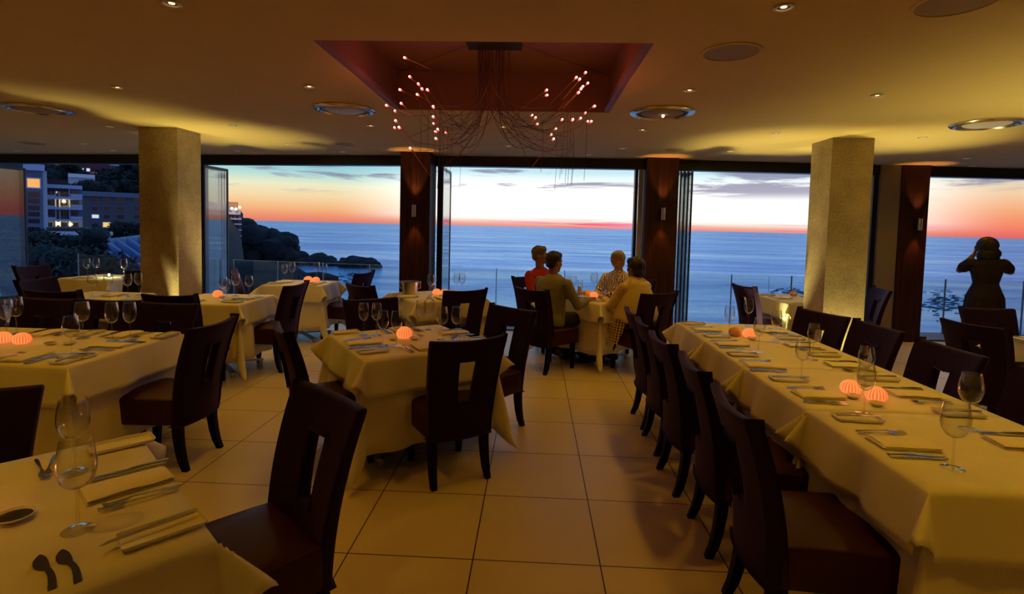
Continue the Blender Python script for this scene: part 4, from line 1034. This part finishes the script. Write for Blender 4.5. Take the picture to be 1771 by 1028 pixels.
# shawl: draped over shoulders with a crocheted end hanging down at her left side
bm = NB(); n = 22; g = []
for i in range(n+1):
    th = -2.5+5.0*i/n; row = []
    for j in range(13):
        q = j/12; z = 1.0-.42*q; rx = .205+.085*q-.06*(1-q)**3; ry = .135+.075*q-.03*(1-q)**3
        x = rx*math.sin(th); y = -.02+.05*(z-.5)*1.6-ry*math.cos(th)
        k = 1+.035*math.sin(th*9+q*2)*q
        row.append(bm.verts.new((x*k, y*k, z-.02*math.sin(th*5)*q)))
    g.append(row)
for i in range(n):
    for j in range(12): bm.faces.new((g[i][j], g[i+1][j], g[i+1][j+1], g[i][j+1]))
so = obj('shawl', bm, M_yel, ew); md = so.modifiers.new('s', 'SOLIDIFY'); md.thickness = .005
bm = NB(); g = []
for i in range(15):
    row = []
    for j in range(15):
        a_, b_ = i/14, j/14; x = -.235-.05*b_+.012*math.sin(a_*9+b_*3); y = -.10+.34*a_*(1-.25*b_)+.10*b_; z = .66-.34*b_-.05*math.sin(PI*a_)*b_
        row.append(bm.verts.new((x, y, z)))
    g.append(row)
for i in range(14):
    for j in range(14): bm.faces.new((g[i][j], g[i+1][j], g[i+1][j+1], g[i][j+1]))
so = obj('crochet_hem', bm, material('crochet_net', b_crochet), ew); md = so.modifiers.new('s', 'SOLIDIFY'); md.thickness = .004
# woman facing the room: far right side
e2, hc2, M32 = seated('woman with short light hair in a patterned white blouse, facing the room', 1.09, 6.80, 135, .05, (0.0, .03, 1.165), R(28), R(2),
       [((-.18, .02, .94), (-.24, .12, .72), (-.10, .34, .77), (0, 0, 1), 1), ((.18, .02, .94), (.24, .12, .72), (.10, .34, .77), (0, 0, 1), -1)],
       (SKIN, M_print, M_trou, M_shoe), [(0, -.022, .045, .094, .100, .092), (0, .050, .080, .074, .048, .036), (0, -.055, -.03, .084, .056, .072), (-.058, .025, .045, .040, .055, .055), (.062, .02, .02, .028, .045, .06), (-.066, .0, -.01, .026, .04, .05)], M_hl, .94, seed=12)

# standing woman on the balcony photographing the sea, seen from behind
sx, sy_ = 5.56, 6.72
ew = empty('person', (sx, sy_, 0), R(-26)); tag(ew, 'standing woman in a dark dress photographing the sea, at the open right window', 'person')
S = .935
def sc(p): return Vector(p)*S
bm = NB()
rings(bm, [(0, 0, z*S, rx*S, ry*S) for z, rx, ry in ((.80, .14, .11), (.90, .165, .125), (1.0, .13, .10), (1.08, .118, .092), (1.2, .145, .105), (1.32, .165, .098), (1.38, .12, .075), (1.42, .055, .05))])
limb(bm, [sc((0, 0, 1.40)), sc((0, .02, 1.50))], [.052*S, .050*S])
hc = sc((-.01, .035, 1.55)); M3 = head_bm(bm, hc, R(12), R(4), .95)
limb(bm, [sc((-.17, 0, 1.345)), sc((-.245, .14, 1.235)), sc((-.10, .20, 1.44))], [.046, .040, .026]); hand(bm, sc((-.10, .20, 1.44)), (.35, .3, .8), (-1, .4, 0), 1, .6, .9)
limb(bm, [sc((.17, 0, 1.345)), sc((.27, .12, 1.245)), sc((.10, .20, 1.45))], [.046, .040, .026]); hand(bm, sc((.10, .20, 1.45)), (-.5, .3, .7), (1, .4, 0), -1, .6, .9)
for q in (-1, 1):
    limb(bm, [sc((q*.085, 0, .88)), sc((q*.09, .01, .66)), sc((q*.085, .01, .48)), sc((q*.085, 0, .32)), sc((q*.08, 0, .08))], [.085, .07, .05, .05, .032])
    limb(bm, [sc((q*.08, -.02, .05)), sc((q*.085, .08, .035)), sc((q*.09, .14, .03))], [.034, .03, .024])
fuse('body', bm, SKIN_D, ew, .0065, 2); eyes(ew, hc, M3, .95)
hair(ew, hc, M3, M_hk, [(0, -.02, .03, .108, .112, .108), (.01, -.055, -.07, .115, .072, .095), (.06, -.04, -.10, .065, .055, .075), (-.05, -.04, -.09, .06, .055, .075), (0, .03, .075, .07, .05, .045)], 21)
bm = NB()
rings(bm, [(0, 0, z*S, rx*S, ry*S) for z, rx, ry in ((.42, .235, .18), (.55, .22, .17), (.75, .218, .16), (.90, .205, .155), (1.0, .165, .125), (1.08, .134, .108), (1.2, .162, .122), (1.32, .185, .115), (1.385, .135, .09), (1.41, .07, .06))])
for q, el_ in ((-1, (-.245, .14, 1.235)), (1, (.27, .12, 1.245))): a_ = Vector((q*.165, 0, 1.345)); limb(bm, [sc(a_), sc(a_.lerp(Vector(el_), .62))], [.066, .068])
fuse('dress', bm, plain('dark_plum_dress', (.010, .002, .008), .8, var=.3, scale=14.), ew, .011, 3)
for q in (-1, 1):
    bm = NB(); limb(bm, [sc((q*.08, -.035, .035)), sc((q*.085, .06, .03)), sc((q*.09, .15, .028))], [.036, .034, .028])
    for v_ in bm.verts: v_.co.z = max(v_.co.z, .001)
    fuse('shoe', bm, M_shoe, ew, .009, 1)
ec = empty('camera', (sx+.26*math.sin(R(26))-.02, sy_+.26*math.cos(R(26)), 1.43), R(-26)); tag(ec, 'small dark camera held up by the standing woman', 'camera')
bm = NB(); box(bm, -.055, .055, -.02, .02, -.035, .035); bevel(bm, .008); obj('camera_body', bm, M_black, ec)
bm = NB(); beam(bm, (0, .02, 0), (0, .055, 0), .001, .001); bm.clear(); tube(bm, [(0, .018, 0), (0, .055, 0)], .025, 18); obj('lens', bm, M_black, ec)

# ------------------------------------------------------------------ outside: sea, rocks, houses
SEA = -12.
def b_sea(t):
    g = t.n('ShaderNodeNewGeometry').outputs['Position']; s = t.n('ShaderNodeSeparateXYZ'); t.put(s, 0, g)
    mp = t.n('ShaderNodeMapping'); t.put(mp, 0, g); mp.inputs['Scale'].default_value = (.006, .030, 1)
    big = t.n('ShaderNodeTexNoise', ins={'Vector': mp.outputs[0], 'Scale': 1., 'Detail': 12.0, 'Roughness': .80, 'Distortion': .4})
    mp2 = t.n('ShaderNodeMapping'); t.put(mp2, 0, g); mp2.inputs['Scale'].default_value = (.25, .95, 1)
    fine = t.n('ShaderNodeTexNoise', ins={'Vector': mp2.outputs[0], 'Scale': 1., 'Detail': 6.0, 'Roughness': .65})
    mp3 = t.n('ShaderNodeMapping'); t.put(mp3, 0, g); mp3.inputs['Scale'].default_value = (.0006, .0042, 1)
    far = t.n('ShaderNodeTexNoise', ins={'Vector': mp3.outputs[0], 'Scale': 1., 'Detail': 5.0})
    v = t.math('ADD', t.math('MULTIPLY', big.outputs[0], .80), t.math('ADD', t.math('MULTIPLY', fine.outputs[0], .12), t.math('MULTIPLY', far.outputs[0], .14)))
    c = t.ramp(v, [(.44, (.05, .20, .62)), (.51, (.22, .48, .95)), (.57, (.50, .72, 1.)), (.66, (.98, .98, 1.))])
    bp = t.n('ShaderNodeBump', ins={'Strength': .55, 'Distance': .6, 'Height': t.math('ADD', big.outputs[0], t.math('MULTIPLY', fine.outputs[0], .35))})
    d = t.n('ShaderNodeBsdfDiffuse', ins={'Color': c, 'Normal': bp.outputs[0]})
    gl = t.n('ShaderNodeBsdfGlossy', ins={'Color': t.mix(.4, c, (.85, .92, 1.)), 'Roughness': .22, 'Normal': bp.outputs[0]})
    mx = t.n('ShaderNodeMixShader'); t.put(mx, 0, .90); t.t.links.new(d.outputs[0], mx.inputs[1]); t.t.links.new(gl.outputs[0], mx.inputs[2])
    return mx.outputs[0]
bm = NB(); vs = [bm.verts.new(p) for p in ((-6500, 14, SEA), (6500, 14, SEA), (6500, 8500, SEA), (-6500, 8500, SEA))]; bm.faces.new(vs)
tag(obj('sea', bm, material('sea_water', b_sea), smooth=False), 'blue evening sea stretching to the horizon beyond the windows', 'sea', kind='stuff')
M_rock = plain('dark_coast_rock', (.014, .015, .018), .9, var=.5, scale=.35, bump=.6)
def boulder(bm, c, r_, sc_, seed, sub=3):
    vs = ball(bm, c, r_, sub, sc_)
    for v_ in vs:
        d = v_.co-Vector(c); n_ = noise.noise(d/r_*1.3+Vector((seed, 0, 0)))*.35+noise.noise(d/r_*3.5+Vector((0, seed, 0)))*.12; v_.co = Vector(c)+d*(1+n_)
rr = random.Random(9)
prof = [(392, 352), (405, 362), (420, 374), (432, 377), (445, 384), (458, 388), (470, 394), (482, 396), (494, 397), (504, 405), (508, 416), (514, 424), (524, 429), (540, 434), (556, 436), (572, 440), (586, 445), (597, 449)]
bm = NB()
for (u, v_) in prof:
    p = at(u, v_, 165); z = SEA-1
    while z < p.z-2.:
        r_ = rr.uniform(2.2, 3.8) if u < 500 else rr.uniform(1.5, 2.4)
        cz = min(z+r_*.6, p.z-r_*1.2); boulder(bm, (p.x+rr.uniform(-1.6, 1.6), p.y+rr.uniform(-6, 2)+(cz-SEA)*.3, cz), r_, (1.25, 1.1, 1), rr.uniform(0, 99), 2); z += r_*.9
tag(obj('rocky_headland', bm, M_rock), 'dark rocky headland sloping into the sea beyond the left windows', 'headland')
bm = NB()
for u, v_, r_ in ((606, 446, 2.0), (617, 444, 2.6), (630, 446, 2.4), (643, 450, 1.5), (651, 453, .9)):
    p = at(u, v_, 158); boulder(bm, (p.x, p.y, SEA+.2), r_*1.15, (1.7, 1.2, max(.5, (p.z-SEA)/r_/1.15)), u, 3)
tag(obj('rock_islet', bm, M_rock), 'low rounded dark rock at the tip of the headland', 'rock')
bm = NB()
for k in range(46):
    u = rr.uniform(380, 500); v_ = rr.uniform(462, 515); p = at(u, v_, rr.uniform(60, 95))
    if (u-380)/120+(v_-462)/60 > 1.55: continue
    boulder(bm, (p.x, p.y, p.z-2.), rr.uniform(2., 3.6), (1.3, 1, .9), k, 2)
tag(obj('shore_rocks', bm, M_rock), 'dark shore rocks nearest the balcony, left of the candlelit window table', 'rocks')
bm = NB()
for k in range(24):
    u = rr.uniform(385, 560); p = at(u, 456+max(0, (u-440)*.02)+rr.uniform(0, 10), 120); boulder(bm, (p.x, p.y, SEA-.4), rr.uniform(2, 3.), (1.5, 1, .8), k+70, 2)
tag(obj('shore_rocks', bm, M_rock), 'low line of dark rocks in the water along the foot of the headland', 'rocks')
# kelp patches on the water
M_kelp = plain('dark_kelp', (.012, .02, .03), .8)
def kelp(u0, u1, v0, v1, n, label, seed):
    r2 = random.Random(seed); bm = NB()
    for k in range(n):
        u = r2.gauss((u0+u1)/2, (u1-u0)/4); v_ = r2.gauss((v0+v1)/2, (v1-v0)/4); d = AX*((u-885.5)/F_PX)+AD*((v_-CY)/F_PX)+AF
        if d.z > -.03: continue
        p = Vector((0, 0, EYE))+d*((SEA+.03-EYE)/d.z); r_ = r2.uniform(.06, .20)*p.y/60; m8 = 7; q = r2.uniform(1, 2.6)
        c = [bm.verts.new((p.x+r_*q*math.cos(2*PI*i/m8)*r2.uniform(.6, 1.2), p.y+r_*1.6*math.sin(2*PI*i/m8)*r2.uniform(.6, 1.2), SEA+.06)) for i in range(m8)]
        lo = [bm.verts.new((w_.co.x, w_.co.y, SEA-.05)) for w_ in c]
        bm.faces.new(c); bm.faces.new(lo[::-1])
        for i in range(m8): bm.faces.new((c[i], lo[i], lo[(i+1) % m8], c[(i+1) % m8]))
    tag(obj('floating_kelp', bm, M_kelp), label, 'kelp', kind='stuff')
kelp(575, 640, 470, 500, 70, 'scattered dark kelp on the water right of the candlelit window table', 2)
kelp(1588, 1672, 502, 545, 150, 'scattered dark kelp on the water left of the standing woman', 4)
kelp(1330, 1400, 498, 512, 60, 'scattered dark kelp on the water behind the right window table', 6)

# hillside with houses on the left
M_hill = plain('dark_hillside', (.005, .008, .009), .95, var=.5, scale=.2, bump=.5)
bm = NB(); g = []
hp = [(-60, 258), (0, 262), (60, 262), (150, 270), (188, 283), (210, 300), (226, 306), (246, 300), (262, 310), (300, 332), (345, 345), (395, 358)]
for i, (u, v_) in enumerate(hp):
    row = []
    for j in range(9):
        q = j/8; p = at(u, v_, 150); b_ = at(u, 470, 70); P = b_.lerp(p, q); P.z = b_.z+(p.z-b_.z)*q**1.1; P.z += 1.2*noise.noise(P*.12); row.append(bm.verts.new(P))
    g.append(row)
for i in range(len(hp)-1):
    for j in range(8): bm.faces.new((g[i][j], g[i+1][j], g[i+1][j+1], g[i][j+1]))
g2 = bmesh.ops.extrude_face_region(bm, geom=bm.faces[:]); bmesh.ops.translate(bm, verts=[q for q in g2['geom'] if isinstance(q, bmesh.types.BMVert)], vec=(0, 5, -3))
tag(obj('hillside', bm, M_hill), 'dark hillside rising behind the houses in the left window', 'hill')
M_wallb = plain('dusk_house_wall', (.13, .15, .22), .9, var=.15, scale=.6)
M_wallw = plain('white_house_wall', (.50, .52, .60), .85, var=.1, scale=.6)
M_wallt = plain('brown_house_wall', (.10, .085, .10), .9, var=.15, scale=.6)
M_roof = plain('dark_red_roof', (.045, .022, .03), .8)
M_win = plain('dark_house_window', (.008, .012, .03), .15)
M_litw = emis('lit_warm_window', (1., .48, .14), .95)
M_lity = emis('lit_yellow_window', (1., .68, .18), .9)
M_litb = emis('lit_white_window', (.8, .9, 1.), .8)
M_bulbh = emis('house_lamp_bulb', (1., .72, .25), 5.)
M_rail = plain('balcony_white', (.42, .46, .62), .7)
e_loc = [None]
def house(label, u0, v0, u1, v1, Y, depth, mat, side=None, name='apartment_building'):
    """front face spans the pixel box on a plane square to the line of sight; returns the thing and helpers for its parts"""
    mid_ = at((u0+u1)/2, v1, Y); n_ = Vector((mid_.x, mid_.y, 0)).normalized(); o_ = Vector((0, 0, EYE)); dist = (mid_-o_).dot(n_); r_ = Vector((n_.y, -n_.x, 0))
    def on(u, v_):
        d = AX*((u-885.5)/F_PX)+AD*((v_-CY)/F_PX)+AF; return o_+d*(dist/d.dot(n_))
    e = empty(name, tuple(mid_), yaw_to(n_.x, n_.y)); tag(e, label, 'building')
    def loc(u, v_, out=0.): p = on(u, v_)-mid_; return Vector((p.dot(r_), -out, p.z))
    e_loc[0] = loc
    a, b = loc(u0, v1), loc(u1, v0); bm = NB(); box(bm, a.x, b.x, 0, depth, a.z, b.z); obj('wall', bm, mat, e, smooth=False)
    def part(nm, p0, q0, p1, q1, m_, out=.08, deep=.25, parent=None):
        c, d = loc(p0, q1), loc(p1, q0)
        bm = NB(); box(bm, min(c.x, d.x), max(c.x, d.x), -out, deep-out, c.z, d.z); return obj(nm, bm, m_, parent or e, smooth=False)
    def win(p0, q0, p1, q1, m_=M_win, sill=True):
        o = part('window', p0, q0, p1, q1, M_rail if m_ is not M_win else M_wallb, .05, .2)
        w_ = (p1-p0)*.10; h_ = (q1-q0)*.12; part('pane', p0+w_, q0+h_, p1-w_, q1-h_, m_, .09, .1, o); return o
    return e, part, win
# tall narrow block at the left
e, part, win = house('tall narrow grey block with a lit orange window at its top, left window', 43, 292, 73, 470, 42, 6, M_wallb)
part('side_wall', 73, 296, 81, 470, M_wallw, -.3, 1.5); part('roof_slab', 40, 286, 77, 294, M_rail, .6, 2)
win(45, 308, 71, 326, M_litw); 
for q in (332, 343, 355, 366, 378, 392, 404): win(46, q, 71, q+9)
part('upper_storey', 44, 281, 70, 288, M_wallt, .0, 2)
# balconied block beside it
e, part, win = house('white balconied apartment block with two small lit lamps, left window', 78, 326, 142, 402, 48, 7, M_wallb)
bm = NB()
o = part('roof', 76, 312, 118, 330, M_roof, .3, 5); part('roof_edge', 77, 322, 142, 325, M_rail, .5, .8)
for q in (342, 360, 380): part('balcony_slab', 80, q, 142, q+2, M_rail, 1., 1.2); 
for q in (329, 345, 363, 384):
    for p in (80, 97, 106, 123): win(p, q, p+12, q+11)
for q in (336, 354, 374):
    part('balcony_rail', 80, q+2, 96, q+5, M_rail, .98, .08); part('balcony_rail', 122, q+1, 142, q+5, M_rail, .98, .08)
for p in (96, 103, 120): part('downpipe', p, 326, p+.8, 402, M_rail, .2, .2)
win(94, 329, 100, 335, M_lity)
for p, q in ((110.5, 348.5), (100, 387), (122, 388)):
    bm = NB(); c = e_loc[0](p, q, .35); ball(bm, tuple(c), .14, 2); obj('outdoor_lamp', bm, M_bulbh, e); lamp('POINT', 'lamp_light', tuple(c+Vector((0, -.35, 0))), 22, (1, .7, .25), e, shadow_soft_size=.2)
# brown block at the right of the view
e, part, win = house('brown apartment block with one lit yellow window, left of the concrete pillar', 142, 338, 262, 408, 60, 8, M_wallt)
part('roof_edge', 140, 336, 262, 339, M_wallb, .4, .8)
for q in (342, 357, 371, 386):
    for p in (158, 178, 200, 230):
        if (q, p) == (386, 178): win(177, 384, 192, 394, M_lity)
        elif (q, p) == (371, 158): win(158, 371, 172, 378, M_litb)
        else: win(p, q, p+(13 if p < 200 else 17), q+8)
# upper houses
e, part, win = house('long low house with a row of pale windows high on the hill', 90, 281, 132, 300, 95, 6, M_wallw)
part('balcony_slab', 96, 294, 131, 299, M_wallw, 1.2, 1.5)
for p in (92, 100, 108, 116, 124): win(p, 284, p+6, 292, M_win)
e, part, win = house('white terrace wall under a red house, high on the hill', 118, 305, 164, 325, 80, 3, M_wallw)
part('parapet', 118, 303, 164, 306.5, plain('bright_parapet', (.75, .74, .8), .8), .4, .6)
e, part, win = house('dark red house with a lit terrace on the upper hill', 130, 284, 190, 312, 112, 8, plain('red_brown_wall', (.09, .03, .05), .9), name='house')
part('terrace', 157, 301, 191, 314, plain('terrace_wall', (.34, .20, .08), .9), 2.5, 2.0); win(141, 291, 145, 294, M_litb); win(149, 291, 156, 297, M_litb)
bm = NB(); c = e_loc[0](175, 306.5, 2.8); ball(bm, tuple(c), .22, 2); obj('outdoor_lamp', bm, M_bulbh, e); lamp('POINT', 'lamp_light', tuple(c+Vector((0, -.5, .3))), 60, (1, .55, .12), e, shadow_soft_size=.3)
e, part, win = house('blue-grey house at the hill crest against the sky', 181, 275, 218, 296, 132, 8, M_wallb, name='house'); part('roof_slab', 178, 284, 206, 286, M_wallw, 1., 6); win(186, 288, 193, 293)
# low white pavilion with flat roof
e, part, win = house('low white pavilion with a flat dark roof behind the trees', 80, 406, 192, 432, 34, 6, plain('pavilion_wall', (.46, .43, .46), .85), name='pavilion')
part('fascia', 78, 401, 194, 406, M_wallw, .9, 1.2); part('roof', 80, 395, 162, 401, M_roof, .3, 5)
for p in (108, 131, 155): part('post', p, 406, p+5, 432, M_wallt, .5, .4)
part('brown_shutter', 88, 409, 106, 417, plain('shutter_brown', (.30, .14, .04), .8), .1, .2)
# hotel by the headland, seen through the second window
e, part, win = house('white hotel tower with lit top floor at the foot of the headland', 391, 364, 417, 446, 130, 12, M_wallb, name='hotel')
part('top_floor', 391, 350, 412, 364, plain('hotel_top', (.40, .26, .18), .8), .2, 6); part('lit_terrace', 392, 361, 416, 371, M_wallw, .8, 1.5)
for q in (378, 387, 397, 407, 417, 428, 438): part('balcony_slab', 391, q, 418, q+1.6, M_wallw, 1.4, 1.6)
for q in (372, 380, 389, 399, 409, 420, 430):
    for p in (393, 400, 407): win(p, q+1, p+6, q+7, M_litw if (q, p) == (399, 400) else M_win)
for p, q in ((401, 361), (408, 362), (414.5, 359)):
    bm = NB(); ball(bm, tuple(e_loc[0](p, q, 2.)), .35, 2); obj('outdoor_lamp', bm, emis('terrace_lamp', (1., .75, .4), 2.5), e)
lamp('POINT', 'lamp_light', tuple(e_loc[0](405, 356, 4.)), 500, (1, .6, .3), e, shadow_soft_size=.5)
# blue slatted pergola
e = empty('slatted_pergola', tuple(at(205, 430, 26))); tag(e, 'blue-grey slatted pergola roof with slanting rafters, left of the pillar', 'pergola'); bE = Vector(e.location)
M_perg = plain('pergola_blue', (.17, .22, .46), .7)
bm = NB(); beam(bm, at(158, 424, 30)-bE, at(262, 411, 30)-bE, .3, .45); obj('fascia_beam', bm, M_wallw, e, smooth=False)
for k in range(7):
    u = 148+k*20; bm = NB(); beam(bm, at(u+12, 421-k*1.8, 29.8)-bE, at(u+12+82, 421-k*1.8+62, 19)-bE, .10, .42); obj('rafter', bm, M_perg, e, smooth=False)
bm = NB(); a_, b_, c_, d_ = [at(*q)-bE for q in ((140, 430, 30.2), (275, 416, 30.2), (330, 500, 19.5), (220, 500, 19.5))]
for z in (-.9,):
    vs = [bm.verts.new(p+Vector((0, 0, z))) for p in (a_, b_, c_, d_)]; lo = [bm.verts.new(p.co-Vector((0, 0, .15))) for p in vs]; bm.faces.new(vs); bm.faces.new(lo[::-1])
    for i in range(4): bm.faces.new((vs[i], vs[(i+1) % 4], lo[(i+1) % 4], lo[i]))
obj('lower_roof', bm, plain('pergola_floor', (.07, .11, .26), .8), e, smooth=False)
# trees: each its own crown of leaves and trunk
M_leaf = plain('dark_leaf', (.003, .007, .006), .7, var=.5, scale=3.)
M_bark = plain('dark_bark', (.03, .025, .02), .9)
def tree(u, v_, Y, r_, label, squash=.8, n=1500, leaf=.16):
    c = at(u, v_, Y); e = empty('leafy_tree', (c.x, c.y, SEA+6 if Y < 60 else c.z-r_*1.5)); tag(e, label, 'tree', 'dark trees below the houses'); o = Vector(e.location); r2 = random.Random(int(u*7+v_))
    bm = NB(); tube(bm, [(0, 0, 0), (0, 0, (c.z-o.z)*.6), (0, 0, c.z-o.z)], [r_*.12, r_*.09, r_*.04], 8); obj('trunk', bm, M_bark, e)
    bm = NB(); lob = [Vector((r2.gauss(0, .45), r2.gauss(0, .4), r2.gauss(0, .35)))*r_ for _ in range(9)]
    for q in lob:
        vs = ball(bm, tuple(c-o+q), r_*.42, 2, (1, 1, squash))
        for w_ in vs: w_.co += Vector((noise.noise(w_.co*2/r_), noise.noise(w_.co*2/r_+Vector((9, 0, 0))), noise.noise(w_.co*2/r_+Vector((0, 9, 0)))))*r_*.16
    for k in range(n):
        q = r2.choice(lob); d = Vector((r2.gauss(0, 1), r2.gauss(0, 1), r2.gauss(0, 1))).normalized(); p = c-o+q+Vector((d.x, d.y, d.z*squash))*r_*r2.uniform(.36, .54)
        t1 = Vector((r2.gauss(0, 1), r2.gauss(0, 1), r2.gauss(0, 1))).normalized(); t2 = t1.cross(d).normalized(); L = leaf*r_*r2.uniform(.5, 1.)
        bm.faces.new([bm.verts.new(p-t1*L), bm.verts.new(p+t2*L*.35), bm.verts.new(p+t1*L), bm.verts.new(p-t2*L*.35)])
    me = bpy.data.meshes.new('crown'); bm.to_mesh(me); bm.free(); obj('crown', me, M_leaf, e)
tree(60, 452, 24, 1.5, 'dark leafy tree below the tall block at the left door frame')
tree(92, 440, 24, 1.25, 'dark leafy tree in front of the white pavilion, left one')
tree(122, 438, 23, 1.2, 'dark leafy tree in front of the white pavilion, middle one')
tree(152, 436, 24, 1.3, 'dark leafy tree in front of the white pavilion, right one')
tree(110, 474, 20, 1.6, 'broad dark tree behind the far left window table')
tree(165, 478, 19, 1.2, 'dark shrub at the lower edge of the pergola')
tree(75, 478, 20, 1.4, 'dark shrub at the foot of the left balustrade post')
tree(178, 415, 36, 1.0, 'small dark shrub between pavilion and brown block, left one'); tree(200, 413, 38, 1.1, 'small dark shrub below the brown block, middle one'); tree(228, 411, 38, 1.2, 'small dark shrub below the brown block, by the pillar')
tree(238, 302, 90, 3.2, 'dark tree against the sky beside the concrete pillar'); tree(205, 312, 95, 3.5, 'dark hilltop tree below the crest house'); tree(225, 322, 92, 3.6, 'dark hilltop tree above the brown block, right'); tree(188, 326, 88, 3.2, 'dark hilltop tree above the brown block, left')
tree(106, 304, 90, 3., 'dark tree between the long low house and the white terrace'); tree(150, 330, 72, 2.2, 'dark tree just above the balconied block roof')
